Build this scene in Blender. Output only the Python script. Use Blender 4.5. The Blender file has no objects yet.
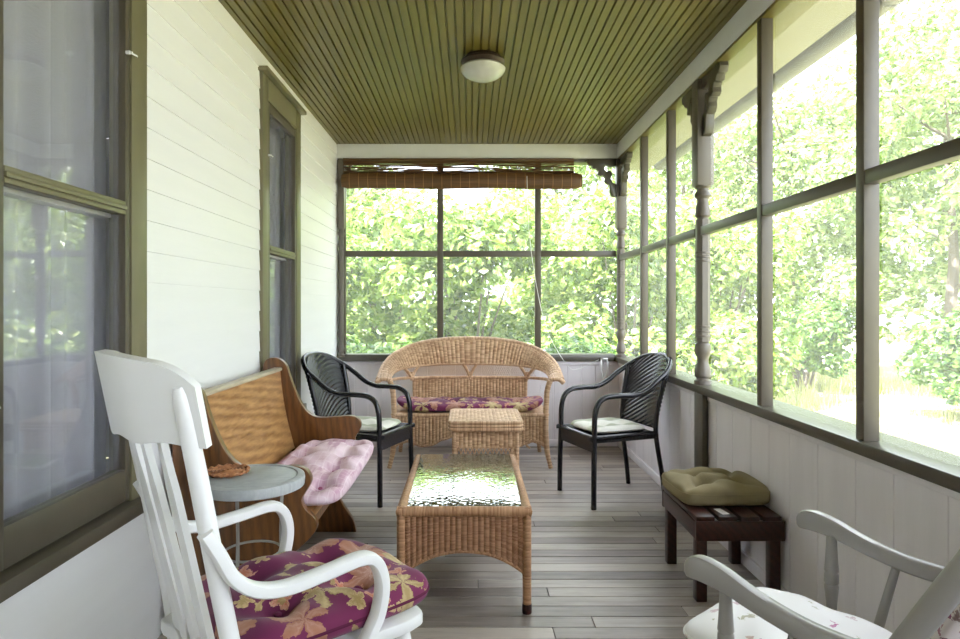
import bpy, bmesh, math, random
from mathutils import Vector, Matrix
random.seed(7)
PI = math.pi
SC = bpy.context.scene
COL = SC.collection
R = math.radians

# ------------------------------------------------------------------ mesh helper
def spl(pts, n=6, closed=False):
    """Catmull-Rom through pts (any dimension)."""
    P = [Vector(p) for p in pts]; out = []; m = len(P)
    rng = range(m if closed else m - 1)
    for i in rng:
        if closed:
            p0, p1, p2, p3 = P[(i-1) % m], P[i], P[(i+1) % m], P[(i+2) % m]
        else:
            p0, p1, p2, p3 = P[max(i-1, 0)], P[i], P[i+1], P[min(i+2, m-1)]
        for k in range(n):
            t = k / n
            out.append(0.5 * ((2*p1) + (p2-p0)*t + (2*p0-5*p1+4*p2-p3)*t*t + (3*p1-p0-3*p2+p3)*t**3))
    if not closed: out.append(P[-1])
    return out

class MB:
    def __init__(s): s.v = []; s.f = []; s.uv = []; s.sm = []
    def add(s, vs, fs, uvs=None, smooth=True, M=None):
        o = len(s.v)
        for p in vs:
            p = Vector(p)
            if M is not None: p = M @ p
            s.v.append(tuple(p))
        for i, f in enumerate(fs):
            s.f.append([o + k for k in f])
            s.uv.append(uvs[i] if uvs else [(0.0, 0.0)] * len(f))
            s.sm.append(smooth)
        return s
    def bm(s, bm, M=None, smooth=True):
        bm.verts.ensure_lookup_table()
        bm.verts.index_update()
        s.add([v.co.copy() for v in bm.verts], [[v.index for v in f.verts] for f in bm.faces], None, smooth, M)
        bm.free(); return s
    def box(s, x0, x1, y0, y1, z0, z1, bev=0.0, M=None, seg=2):
        bm = bmesh.new()
        bmesh.ops.create_cube(bm, size=1)
        for v in bm.verts:
            v.co = Vector(((x0+x1)/2 + v.co.x*(x1-x0), (y0+y1)/2 + v.co.y*(y1-y0), (z0+z1)/2 + v.co.z*(z1-z0)))
        if bev > 0: bmesh.ops.bevel(bm, geom=list(bm.edges), offset=bev, segments=seg, affect='EDGES', profile=0.5)
        return s.bm(bm, M)
    def tube(s, path, r, seg=10, M=None, closed=False, flat=None, up=None):
        P = [Vector(p) for p in path]; n = len(P)
        rr = r if isinstance(r, (list, tuple)) else [r] * n
        T = []
        for i in range(n):
            if closed: t = P[(i+1) % n] - P[i-1]
            else: t = P[min(i+1, n-1)] - P[max(i-1, 0)]
            T.append(t.normalized())
        a = Vector(up) if up else (Vector((0, 0, 1)) if abs(T[0].z) < 0.9 else Vector((1, 0, 0)))
        N = (a - T[0]*a.dot(T[0])).normalized()
        vs = []; fs = []; uvs = []; L = 0.0; Ls = []
        for i in range(n):
            if up:
                a = Vector(up); N = (a - T[i]*a.dot(T[i])).normalized()
            elif i:
                q = T[i-1].rotation_difference(T[i]); N = q @ N; N = (N - T[i]*N.dot(T[i])).normalized()
                L += (P[i]-P[i-1]).length
            if up and i: L += (P[i]-P[i-1]).length
            B = T[i].cross(N); Ls.append(L)
            fa, fb = flat if flat else (1, 1)
            for k in range(seg):
                an = 2*PI*k/seg
                if flat and flat != (1, 1):
                    c, d = math.cos(an), math.sin(an)
                    c = math.copysign(abs(c)**0.6, c); d = math.copysign(abs(d)**0.6, d)
                else: c, d = math.cos(an), math.sin(an)
                vs.append(P[i] + N*(c*rr[i]*fa) + B*(d*rr[i]*fb))
        m = n if closed else n-1
        for i in range(m):
            j = (i+1) % n
            la = Ls[i]; lb = Ls[j] if j else Ls[i] + (P[0]-P[-1]).length
            for k in range(seg):
                k2 = (k+1) % seg
                fs.append([i*seg+k, j*seg+k, j*seg+k2, i*seg+k2][::-1])
                uvs.append([(k/seg, la), (k/seg, lb), ((k+1)/seg, lb), ((k+1)/seg, la)][::-1])
        if not closed:
            fs.append(list(range(seg))); uvs.append([(0, 0)]*seg)
            fs.append([(n-1)*seg+k for k in range(seg)][::-1]); uvs.append([(0, 0)]*seg)
        return s.add(vs, fs, uvs, True, M)
    def lathe(s, prof, c=(0, 0, 0), seg=24, M=None, ax=None):
        """prof: list of (r, z)"""
        vs = []; fs = []; n = len(prof)
        for r, z in prof:
            for k in range(seg):
                an = 2*PI*k/seg
                vs.append(Vector(c) + Vector((max(r, 1e-5)*math.cos(an), max(r, 1e-5)*math.sin(an), z)))
        for i in range(n-1):
            for k in range(seg):
                k2 = (k+1) % seg
                fs.append([i*seg+k, i*seg+k2, (i+1)*seg+k2, (i+1)*seg+k])
        fs.append(list(range(seg))[::-1]); fs.append([(n-1)*seg+k for k in range(seg)])
        return s.add(vs, fs, None, True, M)
    def prism(s, outline, d, M=None, bev=0.0):
        """outline in local xy, extruded z = 0..d"""
        bm = bmesh.new()
        a = [bm.verts.new((p[0], p[1], 0)) for p in outline]
        f = bm.faces.new(a)
        f.normal_update()
        if f.normal.z > 0: f.normal_flip()
        r = bmesh.ops.extrude_face_region(bm, geom=[f])
        for e in r['geom']:
            if isinstance(e, bmesh.types.BMVert): e.co.z += d
        bmesh.ops.recalc_face_normals(bm, faces=list(bm.faces))
        if bev > 0:
            bm.normal_update()
            ed = [e for e in bm.edges if len(e.link_faces) == 2 and any(len(q.verts) > 4 for q in e.link_faces)]
            bmesh.ops.bevel(bm, geom=ed, offset=bev, segments=2, affect='EDGES', profile=0.5)
        return s.bm(bm, M)
    def sheet(s, P, nu, nv, th, disp=None, M=None, us=1.0, vs_=1.0):
        """closed thin solid over P(u,v); disp(u,v) pushes the front along the normal"""
        e = 1e-3; F = []; B = []
        for j in range(nv+1):
            for i in range(nu+1):
                u, v = i/nu, j/nv
                p = Vector(P(u, v))
                du = Vector(P(min(u+e, 1), v)) - Vector(P(max(u-e, 0), v))
                dv = Vector(P(u, min(v+e, 1))) - Vector(P(u, max(v-e, 0)))
                nn = du.cross(dv)
                nn = nn.normalized() if nn.length > 1e-12 else Vector((0, 0, 1))
                d = disp(u, v) if disp else 0.0
                F.append(p + nn*(th/2 + d)); B.append(p - nn*(th/2 + d))
        W = nu+1; o = len(F); fs = []; uvs = []
        for j in range(nv):
            for i in range(nu):
                q = [j*W+i, j*W+i+1, (j+1)*W+i+1, (j+1)*W+i]
                uq = [(i/nu*us, j/nv*vs_), ((i+1)/nu*us, j/nv*vs_), ((i+1)/nu*us, (j+1)/nv*vs_), (i/nu*us, (j+1)/nv*vs_)]
                fs.append(q); uvs.append(uq)
                fs.append([o+k for k in q[::-1]]); uvs.append(uq[::-1])
        def st(a, b): fs.append([b, a, o+a, o+b]); uvs.append([(0, 0)]*4)
        for i in range(nu): st(i, i+1); st(nv*W+i+1, nv*W+i)
        for j in range(nv): st((j+1)*W, j*W); st(j*W+nu, (j+1)*W+nu)
        return s.add(F+B, fs, uvs, True, M)
    def build(s, name, mat, parent=None, sharp=38, loc=None):
        me = bpy.data.meshes.new(name)
        me.from_pydata(s.v, [], s.f)
        if any(any(c != (0.0, 0.0) for c in u) for u in s.uv):
            l = me.uv_layers.new(name='UVMap'); k = 0
            flat = [c for u in s.uv for c in u]
            for k, c in enumerate(flat): l.data[k].uv = c
        me.polygons.foreach_set('use_smooth', s.sm)
        me.set_sharp_from_angle(angle=R(sharp))
        me.materials.append(mat)
        me.validate(); me.update()
        o = bpy.data.objects.new(name, me); COL.objects.link(o)
        if parent: o.parent = parent
        if loc: o.location = loc
        return o

def tag(o, label=None, cat=None, group=None, kind=None):
    if label: o['label'] = label
    if cat: o['category'] = cat
    if group: o['group'] = group
    if kind: o['kind'] = kind
    return o
def thing(name, label, cat, loc=(0, 0, 0), rz=0.0, group=None, kind=None):
    o = bpy.data.objects.new(name, None); COL.objects.link(o)
    o.empty_display_size = 0.05
    o.location = loc; o.rotation_euler = (0, 0, rz)
    return tag(o, label, cat, group, kind)
def copy_tree(o, parent=None):
    c = o.copy(); COL.objects.link(c)
    if parent: c.parent = parent
    for ch in list(o.children): copy_tree(ch, c)
    return c
def Mloc(x=0, y=0, z=0, rx=0, ry=0, rz=0):
    return Matrix.Translation((x, y, z)) @ Matrix.Rotation(rz, 4, 'Z') @ Matrix.Rotation(ry, 4, 'Y') @ Matrix.Rotation(rx, 4, 'X')
XZ = lambda x, y, z: Matrix(((1, 0, 0, x), (0, 0, -1, y), (0, 1, 0, z), (0, 0, 0, 1)))     # local (x,y)->(X,Z), extrude to -Y
YZ = lambda x, y, z: Matrix(((0, 0, 1, x), (1, 0, 0, y), (0, 1, 0, z), (0, 0, 0, 1)))     # local (x,y)->(Y,Z), extrude to +X

# ------------------------------------------------------------------ materials
class NT:
    def __init__(s, name):
        m = bpy.data.materials.new(name); m.use_nodes = True
        s.m = m; s.t = m.node_tree; s.t.nodes.clear()
        s.out = s.t.nodes.new('ShaderNodeOutputMaterial')
    def n(s, typ, ins=None, **props):
        d = s.t.nodes.new('ShaderNode' + typ)
        for k, v in props.items(): setattr(d, k, v)
        for k, v in (ins or {}).items():
            sk = d.inputs[k]
            if hasattr(v, 'bl_idname') and hasattr(v, 'outputs'): s.t.links.new(v.outputs[0], sk)
            elif isinstance(v, bpy.types.NodeSocket): s.t.links.new(v, sk)
            else: sk.default_value = v
        return d
    def math(s, op, a, b=0.0, c=0.0): return s.n('Math', {0: a, 1: b, 2: c}, operation=op)
    def mix(s, fac, a, b):
        d = s.t.nodes.new('ShaderNodeMix'); d.data_type = 'RGBA'
        for sk, v in ((d.inputs[0], fac), (d.inputs[6], a), (d.inputs[7], b)):
            if isinstance(v, bpy.types.NodeSocket): s.t.links.new(v, sk)
            elif hasattr(v, 'outputs'): s.t.links.new(v.outputs[0], sk)
            else: sk.default_value = v if not isinstance(v, tuple) or len(v) == 4 else (*v, 1)
        return d.outputs[2]
    def ramp(s, fac, stops):
        d = s.t.nodes.new('ShaderNodeValToRGB')
        s.t.links.new(fac.outputs[0] if hasattr(fac, 'outputs') else fac, d.inputs[0])
        e = d.color_ramp.elements
        while len(e) < len(stops): e.new(0.5)
        for i, (p, c) in enumerate(stops):
            e[i].position = p; e[i].color = (*c, 1) if len(c) == 3 else c
        return d.outputs[0]
    def coord(s, kind='Object', scale=(1, 1, 1), rot=(0, 0, 0)):
        c = s.n('TexCoord'); m = s.n('Mapping', {'Vector': c.outputs[kind]})
        m.inputs['Scale'].default_value = scale; m.inputs['Rotation'].default_value = rot
        return m
    def noise(s, vec, scale, detail=3.0, rough=0.55, dist=0.0):
        return s.n('TexNoise', {'Vector': vec, 'Scale': scale, 'Detail': detail, 'Roughness': rough, 'Distortion': dist})
    def bump(s, h, strength=0.3, dist=0.004): return s.n('Bump', {'Height': h, 'Strength': strength, 'Distance': dist})
    def fin(s, shader):
        s.t.links.new(shader.outputs[0], s.out.inputs[0]); return s.m
    def pbr(s, col, rough=0.5, bump=None, spec=0.5, metal=0.0, **kw):
        d = s.n('BsdfPrincipled', {'Roughness': rough, 'Specular IOR Level': spec, 'Metallic': metal})
        if isinstance(col, tuple): d.inputs['Base Color'].default_value = (*col, 1)
        else: s.t.links.new(col.outputs[0] if hasattr(col, 'outputs') else col, d.inputs['Base Color'])
        if bump: s.t.links.new(bump.outputs[0], d.inputs['Normal'])
        for k, v in kw.items(): d.inputs[k].default_value = v
        return s.fin(d)

def srgb(r, g, b):
    f = lambda c: (c/255/12.92 if c <= 10 else ((c/255+0.055)/1.055)**2.4)
    return (f(r), f(g), f(b))
def mul(c, k): return tuple(min(1, x*k) for x in c)

def paint(name, c, rough=0.45, var=0.12, scale=6.0, bump=0.08, stretch=(1, 1, 1), chips=None):
    t = NT(name); v = t.coord('Object', stretch)
    n = t.noise(v, scale, 5, 0.6)
    col = t.ramp(n, [(0.3, mul(c, 1-var)), (0.7, mul(c, 1+var*0.5))])
    if chips:
        n2 = t.noise(v, scale*7, 2, 0.5)
        k = t.ramp(n2, [(0.70, (0, 0, 0)), (0.74, (1, 1, 1))])
        col = t.mix(k, col, chips)
    b = t.bump(t.noise(v, scale*9, 4, 0.6), bump)
    return t.pbr(col, rough, b)

def wood(name, c1, c2, axis='x', rough=0.35, scale=9.0, grain=(1, 12, 12), dist=2.2, coat=0.0):
    t = NT(name)
    st = {'x': (0.55, 4.0, 4.0), 'y': (4.0, 0.55, 4.0), 'z': (4.0, 4.0, 0.55)}[axis]
    v = t.coord('Object', st)
    n1 = t.noise(v, scale*0.9, 5, 0.65, 1.2)
    w = t.n('TexWave', {'Vector': v, 'Scale': scale*0.5, 'Distortion': 5.0, 'Detail': 4.0, 'Detail Scale': 1.5, 'Detail Roughness': 0.65}, wave_type='BANDS', bands_direction='DIAGONAL')
    f = t.math('ADD', t.math('MULTIPLY', n1, 0.72), t.math('MULTIPLY', w.outputs[1], 0.28))
    col = t.ramp(f, [(0.25, c1), (0.75, c2)])
    v2 = t.coord('Object', tuple(k*9 for k in st))
    n2 = t.noise(v2, scale, 2, 0.5)
    col = t.mix(t.math('MULTIPLY', n2, 0.28), col, tuple(x*0.55 for x in c1))
    b = t.bump(n2, 0.15, 0.002)
    return t.pbr(col, rough, b, **({'Coat Weight': coat, 'Coat Roughness': 0.15} if coat else {}))

def wicker_sheet(name, c1, c2):
    t = NT(name)
    uv = t.n('TexCoord').outputs['UV']
    s = t.n('SeparateXYZ', {0: uv})
    fl = t.math('FLOOR', s.outputs[0])
    sv = t.math('ADD', s.outputs[1], t.math('MULTIPLY', fl, 0.5))
    h = t.math('ABSOLUTE', t.math('SINE', t.math('MULTIPLY', sv, PI)))
    hu = t.math('ABSOLUTE', t.math('SINE', t.math('MULTIPLY', s.outputs[0], PI)))
    hh = t.math('MULTIPLY', t.math('POWER', h, 0.5), t.math('ADD', t.math('MULTIPLY', hu, 0.6), 0.4))
    flv = t.math('FLOOR', sv)
    cc = t.n('CombineXYZ', {0: fl, 1: flv, 2: 0.0})
    wn = t.n('TexWhiteNoise', {'Vector': cc}, noise_dimensions='2D')
    n = t.noise(t.coord('Object'), 5.0, 4, 0.6)
    f = t.math('ADD', t.math('MULTIPLY', wn.outputs[0], 0.45), t.math('MULTIPLY', n, 0.55))
    col = t.ramp(f, [(0.25, c1), (0.75, c2)])
    return t.pbr(col, 0.5, t.bump(hh, 0.9, 0.004), spec=0.35)
def wicker_wrap(name, c1, c2, per=0.0055):
    t = NT(name)
    uv = t.n('TexCoord').outputs['UV']
    s = t.n('SeparateXYZ', {0: uv})
    x = t.math('ADD', t.math('MULTIPLY', s.outputs[1], 1/per), s.outputs[0])
    h = t.math('POWER', t.math('ABSOLUTE', t.math('SINE', t.math('MULTIPLY', x, PI))), 0.5)
    wn = t.n('TexWhiteNoise', {'W': t.math('FLOOR', x)}, noise_dimensions='1D')
    n = t.noise(t.coord('Object'), 6.0, 3, 0.6)
    f = t.math('ADD', t.math('MULTIPLY', wn.outputs[0], 0.45), t.math('MULTIPLY', n, 0.55))
    col = t.ramp(f, [(0.25, c1), (0.75, c2)])
    return t.pbr(col, 0.45, t.bump(h, 0.7, 0.003), spec=0.4)

def floral(name, base, base2, pal, leafc, scale=6.5, leafscale=9.0, fsize=0.5, density=0.75):
    """printed flowers: voronoi cells, petals by angle round each cell centre"""
    t = NT(name)
    v0 = t.coord('Object')
    wob = t.noise(v0, 22.0, 4, 0.7)
    vv = t.n('VectorMath', {0: v0, 1: t.n('VectorMath', {0: wob.outputs[1], 'Scale': 0.045}, operation='SCALE').outputs[0]}, operation='ADD')
    n = t.noise(v0, 2.5, 3)
    col = t.ramp(n, [(0.35, base), (0.65, base2)])
    def layer(col, sc, size, np_, c_list, off, dens, vein):
        mp = t.n('Mapping', {'Vector': vv.outputs[0]}); mp.inputs['Scale'].default_value = (sc, sc, sc); mp.inputs['Location'].default_value = off
        vo = t.n('TexVoronoi', {'Vector': mp, 'Scale': 1.0, 'Randomness': 0.9})
        df = t.n('VectorMath', {0: mp, 1: vo.outputs['Position']}, operation='SUBTRACT')
        s = t.n('SeparateXYZ', {0: df.outputs[0]})
        sy = t.math('ADD', s.outputs[1], t.math('MULTIPLY', s.outputs[2], 0.8))
        cs = t.n('SeparateColor', {0: vo.outputs['Color']})
        an = t.math('ADD', t.math('ARCTAN2', s.outputs[0], sy), t.math('MULTIPLY', cs.outputs[0], 6.28))
        r = vo.outputs['Distance']
        pet = t.math('ABSOLUTE', t.math('SINE', t.math('MULTIPLY', an, np_/2)))
        lim = t.math('MULTIPLY', t.math('ADD', t.math('MULTIPLY', pet, 0.6), 0.45), size)
        inside = t.math('MULTIPLY', t.math('LESS_THAN', r, lim), t.math('LESS_THAN', cs.outputs[1], dens))
        q = t.math('DIVIDE', r, lim)
        fine = t.math('ABSOLUTE', t.math('SINE', t.math('MULTIPLY', an, np_*vein)))
        tone = t.math('ADD', t.math('MULTIPLY', q, 0.7), t.math('MULTIPLY', fine, 0.3))
        ca = t.ramp(tone, [(0.0, c_list[0]), (0.45, c_list[1]), (1.0, c_list[2])])
        cb = t.ramp(tone, [(0.0, c_list[3]), (0.45, c_list[4]), (1.0, c_list[5])])
        c = t.mix(t.math('GREATER_THAN', cs.outputs[2], 0.5), ca, cb)
        return t.mix(inside, col, c)
    col = layer(col, leafscale, 0.42, 4, leafc, (3.1, 1.7, 0.4), density*0.8, 2.0)
    col = layer(col, scale, fsize, 5, pal, (0.3, 0.6, 0.9), density, 1.5)
    b = t.bump(t.noise(t.coord('Object'), 380, 2), 0.15, 0.001)
    return t.pbr(col, 0.85, b, spec=0.2, **{'Sheen Weight': 0.15})

M = {}
olive_trim = srgb(92, 88, 66)
M['ceiling'] = paint('olive_ceiling_paint', srgb(107, 96, 43), 0.36, 0.22, 3.0, 0.06, (5, 0.5, 1))
M['clap'] = paint('white_clapboard_paint', (0.80, 0.79, 0.80), 0.45, 0.03, 4.0, 0.08, (1, 0.3, 3))
M['white_trim'] = paint('white_trim_paint', (0.74, 0.74, 0.72), 0.45, 0.05, 5.0, 0.06)
M['panel'] = paint('off_white_panel_paint', (0.74, 0.705, 0.73), 0.5, 0.06, 4.0, 0.07, (3, 3, 0.4))
M['olive'] = paint('olive_frame_paint', srgb(112, 106, 82), 0.4, 0.08, 5.0, 0.06, chips=None)
M['frame'] = paint('grey_brown_frame_paint', srgb(88, 81, 70), 0.4, 0.10, 5.0, 0.06)
M['sill'] = paint('dark_sill_paint', srgb(78, 73, 62), 0.32, 0.12, 7.0, 0.08)
M['postp'] = paint('turned_post_paint', srgb(96, 89, 80), 0.4, 0.08, 6.0, 0.05)
M['dark'] = paint('black_gap', (0.01, 0.01, 0.01), 0.8, 0.05)
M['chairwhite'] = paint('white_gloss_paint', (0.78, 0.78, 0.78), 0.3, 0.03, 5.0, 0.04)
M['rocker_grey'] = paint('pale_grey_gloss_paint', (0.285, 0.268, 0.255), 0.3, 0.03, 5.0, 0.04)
M['black'] = paint('black_resin', (0.016, 0.015, 0.018), 0.25, 0.1, 20.0, 0.05)
M['oak'] = wood('golden_oak', srgb(142, 98, 56), srgb(204, 158, 104), 'y', 0.3, 9.0, coat=0.2)
M['oak_end'] = wood('brown_oak', srgb(82, 50, 22), srgb(128, 82, 40), 'z', 0.3, 9.0, coat=0.2)
M['pew_ledge'] = wood('oak_lit_top', srgb(176, 160, 136), srgb(206, 194, 172), 'y', 0.4)  # light falling on the backrest top, put into a paler oak colour
M['mahog'] = wood('dark_red_brown_wood', srgb(40, 20, 16), srgb(70, 34, 27), 'y', 0.35, 9.0)
M['wick'] = wicker_sheet('honey_wicker_weave', srgb(170, 130, 96), srgb(224, 190, 152))
M['wrap'] = wicker_wrap('honey_wicker_wrap', srgb(172, 132, 98), srgb(222, 188, 152))
M['wick2'] = wicker_sheet('tan_wicker_weave', srgb(146, 102, 72), srgb(188, 144, 110))
M['wrap2'] = wicker_wrap('tan_wicker_wrap', srgb(156, 112, 78), srgb(194, 150, 112))
M['resin'] = paint('black_resin_strips', (0.022, 0.021, 0.026), 0.24, 0.2, 30.0, 0.1)
M['resin_weave'] = wicker_sheet('black_resin_weave', (0.014, 0.013, 0.015), (0.03, 0.028, 0.03))
M['metal'] = NT('grey_steel').pbr((0.45, 0.45, 0.44), 0.35, None, 0.5, 0.9)
M['bronze'] = NT('dark_bronze').pbr((0.06, 0.04, 0.03), 0.4, None, 0.5, 0.6)
M['whiteplastic'] = NT('white_plastic').pbr((0.8, 0.8, 0.8), 0.3)
M['cord'] = NT('white_cord').pbr((0.75, 0.75, 0.72), 0.8)

def m_floor():
    t = NT('worn_grey_floor_paint')
    a = t.n('Attribute', attribute_name='tint')
    v = t.coord('Object', (0.9, 12, 1))
    n = t.noise(v, 3.0, 5, 0.65)
    w = t.noise(t.coord('Object', (1.0, 2.0, 1)), 2.2, 4, 0.6)
    f = t.math('ADD', t.math('ADD', t.math('MULTIPLY', n, 0.45), t.math('MULTIPLY', a.outputs['Fac'], 0.3)), t.math('MULTIPLY', w, 0.35))
    col = t.ramp(f, [(0.34, srgb(106, 96, 89)), (0.5, srgb(143, 133, 125)), (0.66, srgb(176, 166, 155))])
    n2 = t.noise(t.coord('Object', (1.2, 40, 1)), 7.0, 3, 0.7)
    k = t.ramp(n2, [(0.60, (0, 0, 0)), (0.72, (1, 1, 1))])
    col = t.mix(t.math('MULTIPLY', k, 0.45), col, srgb(80, 71, 63))
    b = t.bump(n2, 0.18, 0.002)
    rg = t.ramp(n, [(0.3, (0.30, 0.30, 0.30)), (0.7, (0.46, 0.46, 0.46))])
    d = t.n('BsdfPrincipled', {'Base Color': col, 'Roughness': rg, 'Normal': b, 'Specular IOR Level': 0.5})
    return t.fin(d)
M['floor'] = m_floor()

def m_screen(name, col, fac):
    t = NT(name)
    uv = t.coord('Object')
    n = t.noise(uv, 1.6, 3)
    f = t.math('ADD', t.math('MULTIPLY', n, fac*0.5), fac*0.75)
    d = t.n('BsdfDiffuse', {'Color': (*col, 1)}); tr = t.n('BsdfTranslucent', {'Color': (*col, 1)})
    dm = t.n('MixShader', {0: 0.5, 1: d, 2: tr})
    return t.fin(t.n('MixShader', {0: f, 1: t.n('BsdfTransparent'), 2: dm}))
M['screen'] = m_screen('insect_screen_mesh', (0.55, 0.55, 0.53), 0.11)
M['screen_hazy'] = m_screen('hazy_insect_screen_mesh', (0.72, 0.72, 0.71), 0.10)
M['screen_house'] = m_screen('grey_window_screen_mesh', (0.42, 0.42, 0.46), 0.13)
def m_glass():
    t = NT('window_glass')
    bf = t.n('NewGeometry').outputs['Backfacing']
    fr = t.n('Fresnel', {'IOR': t.math('MULTIPLY_ADD', bf, 1/1.5-1.5, 1.5)})
    f = t.math('MINIMUM', t.math('MULTIPLY', fr, 1.5), 1.0)
    v = t.coord('Object'); b = t.bump(t.noise(v, 4.0, 2), 0.06, 0.004)
    g = t.n('BsdfGlossy', {'Color': (1, 1, 1, 1), 'Roughness': 0.0, 'Normal': b})
    return t.fin(t.n('MixShader', {0: f, 1: t.n('BsdfTransparent'), 2: g}))
M['glass'] = m_glass()
def m_tabletop():
    t = NT('pebbled_glass_top')
    v = t.coord('Object', (1, 1, 1))
    vo = t.n('TexVoronoi', {'Vector': v, 'Scale': 55.0, 'Randomness': 0.9}, feature='SMOOTH_F1')
    n = t.noise(v, 14, 2)
    h = t.math('ADD', vo.outputs['Distance'], t.math('MULTIPLY', n, 0.4))
    b = t.bump(h, 0.22, 0.010)
    g = t.n('BsdfGlossy', {'Color': (0.62, 0.64, 0.60, 1), 'Roughness': 0.012, 'Normal': b})
    d = t.n('BsdfDiffuse', {'Color': (0.22, 0.23, 0.19, 1)})
    return t.fin(t.n('MixShader', {0: 0.78, 1: d, 2: g}))
M['tabletop'] = m_tabletop()
def m_curtain():
    t = NT('sheer_white_curtain')
    d = t.n('BsdfDiffuse', {'Color': (0.52, 0.52, 0.58, 1)}); tr = t.n('BsdfTranslucent', {'Color': (0.7, 0.7, 0.74, 1)})
    return t.fin(t.n('MixShader', {0: 0.12, 1: d, 2: tr}))
M['curtain'] = m_curtain()
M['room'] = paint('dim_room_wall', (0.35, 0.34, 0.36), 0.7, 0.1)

M['maroon'] = floral('maroon_floral_print', srgb(92, 30, 66), srgb(118, 46, 84),
    [srgb(206, 188, 150), srgb(196, 174, 130), srgb(150, 126, 84), srgb(214, 184, 172), srgb(176, 132, 116), srgb(150, 100, 76)],
    [srgb(176, 148, 92), srgb(150, 128, 84), srgb(200, 170, 130), srgb(198, 134, 96), srgb(176, 108, 84), srgb(206, 160, 140)], 8.5, 15.0, 0.62, 0.72)
M['paleflor'] = floral('white_sprig_print', (0.80, 0.78, 0.78), (0.84, 0.82, 0.81),
    [srgb(150, 60, 110), srgb(176, 92, 136), srgb(198, 150, 176), srgb(178, 140, 120), srgb(190, 160, 150), srgb(210, 190, 182)],
    [srgb(150, 150, 120), srgb(170, 165, 140), srgb(190, 186, 170), srgb(190, 150, 160), srgb(200, 170, 180), srgb(205, 190, 190)], 17.0, 24.0, 0.34, 0.5)
M['darkflor'] = floral('mauve_sprig_print', (0.62, 0.55, 0.55), (0.68, 0.60, 0.60),
    [srgb(90, 30, 70), srgb(110, 50, 90), srgb(150, 90, 120), srgb(130, 70, 90), srgb(150, 90, 110), srgb(170, 130, 140)],
    [srgb(120, 90, 100), srgb(140, 110, 110), srgb(160, 140, 140), srgb(110, 60, 80), srgb(120, 80, 90), srgb(150, 120, 130)], 30.0, 40.0, 0.5, 0.8)
def m_pink():
    t = NT('faded_pink_plaid')
    s = t.n('SeparateXYZ', {0: t.coord('Object')})
    def lines(sock, per, w):
        fr = t.math('FRACT', t.math('MULTIPLY', sock, 1/per))
        return t.math('LESS_THAN', fr, w)
    a = lines(s.outputs[0], 0.034, 0.09); b = lines(s.outputs[1], 0.034, 0.09)
    n = t.noise(t.coord('Object'), 5.0, 4, 0.6)
    col = t.ramp(n, [(0.35, srgb(204, 172, 186)), (0.65, srgb(230, 208, 216))])
    st = t.noise(t.coord('Object', (11, 2.2, 4)), 1.5, 3, 0.6)
    k = t.ramp(st, [(0.54, (0, 0, 0)), (0.66, (1, 1, 1))])
    col = t.mix(t.math('MULTIPLY', k, 0.6), col, srgb(168, 108, 140))
    l = t.math('MAXIMUM', a, b)
    col = t.mix(t.math('MULTIPLY', l, 0.35), col, srgb(242, 230, 234))
    return t.pbr(col, 0.9, t.bump(t.noise(t.coord('Object'), 300, 2), 0.15, 0.001), spec=0.15)
M['pink'] = m_pink()
def fabric(name, c, var=0.12):
    t = NT(name)
    n = t.noise(t.coord('Object'), 6.0, 4, 0.6)
    col = t.ramp(n, [(0.3, mul(c, 1-var)), (0.7, mul(c, 1+var))])
    return t.pbr(col, 0.85, t.bump(t.noise(t.coord('Object'), 350, 2), 0.15, 0.001), spec=0.2)
M['olivefab'] = fabric('olive_cushion_cloth', srgb(140, 128, 98))
M['maroonpipe'] = fabric('maroon_piping', srgb(90, 34, 62))
def m_seatpad():
    t = NT('cream_pad_with_grey_green_bands')
    s = t.n('SeparateXYZ', {0: t.coord('Object')})
    w = t.noise(t.coord('Object'), 8.0, 2)
    f = t.math('FRACT', t.math('ADD', t.math('MULTIPLY', s.outputs[1], 5.0), t.math('MULTIPLY', w, 0.5)))
    col = t.ramp(f, [(0.0, srgb(226, 224, 214)), (0.55, srgb(222, 220, 208)), (0.66, srgb(176, 178, 156)), (0.86, srgb(176, 178, 156)), (0.95, srgb(226, 224, 214))])
    return t.pbr(col, 0.85, t.bump(t.noise(t.coord('Object'), 300, 2), 0.1, 0.001), spec=0.2)
M['seatpad'] = m_seatpad()
def m_bamboo():
    t = NT('brown_split_bamboo')
    v = t.coord('Object', (2, 30, 90))
    n = t.noise(v, 2.0, 3, 0.6)
    col = t.ramp(n, [(0.3, srgb(62, 42, 22)), (0.7, srgb(104, 70, 38))])
    return t.pbr(col, 0.5, t.bump(n, 0.2, 0.002))
M['bamboo'] = m_bamboo()
def m_roll():
    t = NT('rolled_bamboo_slats')
    s = t.n('SeparateXYZ', {0: t.coord('Object')})
    n = t.noise(t.coord('Object', (2, 20, 160)), 2.0, 3, 0.6)
    col = t.ramp(n, [(0.3, srgb(68, 45, 23)), (0.7, srgb(108, 74, 40))])
    th = t.math('LESS_THAN', t.math('FRACT', t.math('MULTIPLY', s.outputs[0], 1/0.075)), 0.06)
    col = t.mix(t.math('MULTIPLY', th, 0.55), col, srgb(170, 128, 80))
    return t.pbr(col, 0.5, t.bump(n, 0.25, 0.003))
M['roll'] = m_roll()
def m_tabletopgrey():
    t = NT('weathered_grey_tabletop')
    n = t.noise(t.coord('Object', (1, 1, 1)), 9.0, 5, 0.7)
    n2 = t.noise(t.coord('Object', (6, 60, 1)), 3.0, 3, 0.6)
    f = t.math('ADD', t.math('MULTIPLY', n, 0.6), t.math('MULTIPLY', n2, 0.4))
    col = t.ramp(f, [(0.3, srgb(138, 142, 146)), (0.7, srgb(182, 184, 184))])
    return t.pbr(col, 0.5, t.bump(n2, 0.1, 0.002))
M['greytop'] = m_tabletopgrey()
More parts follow.
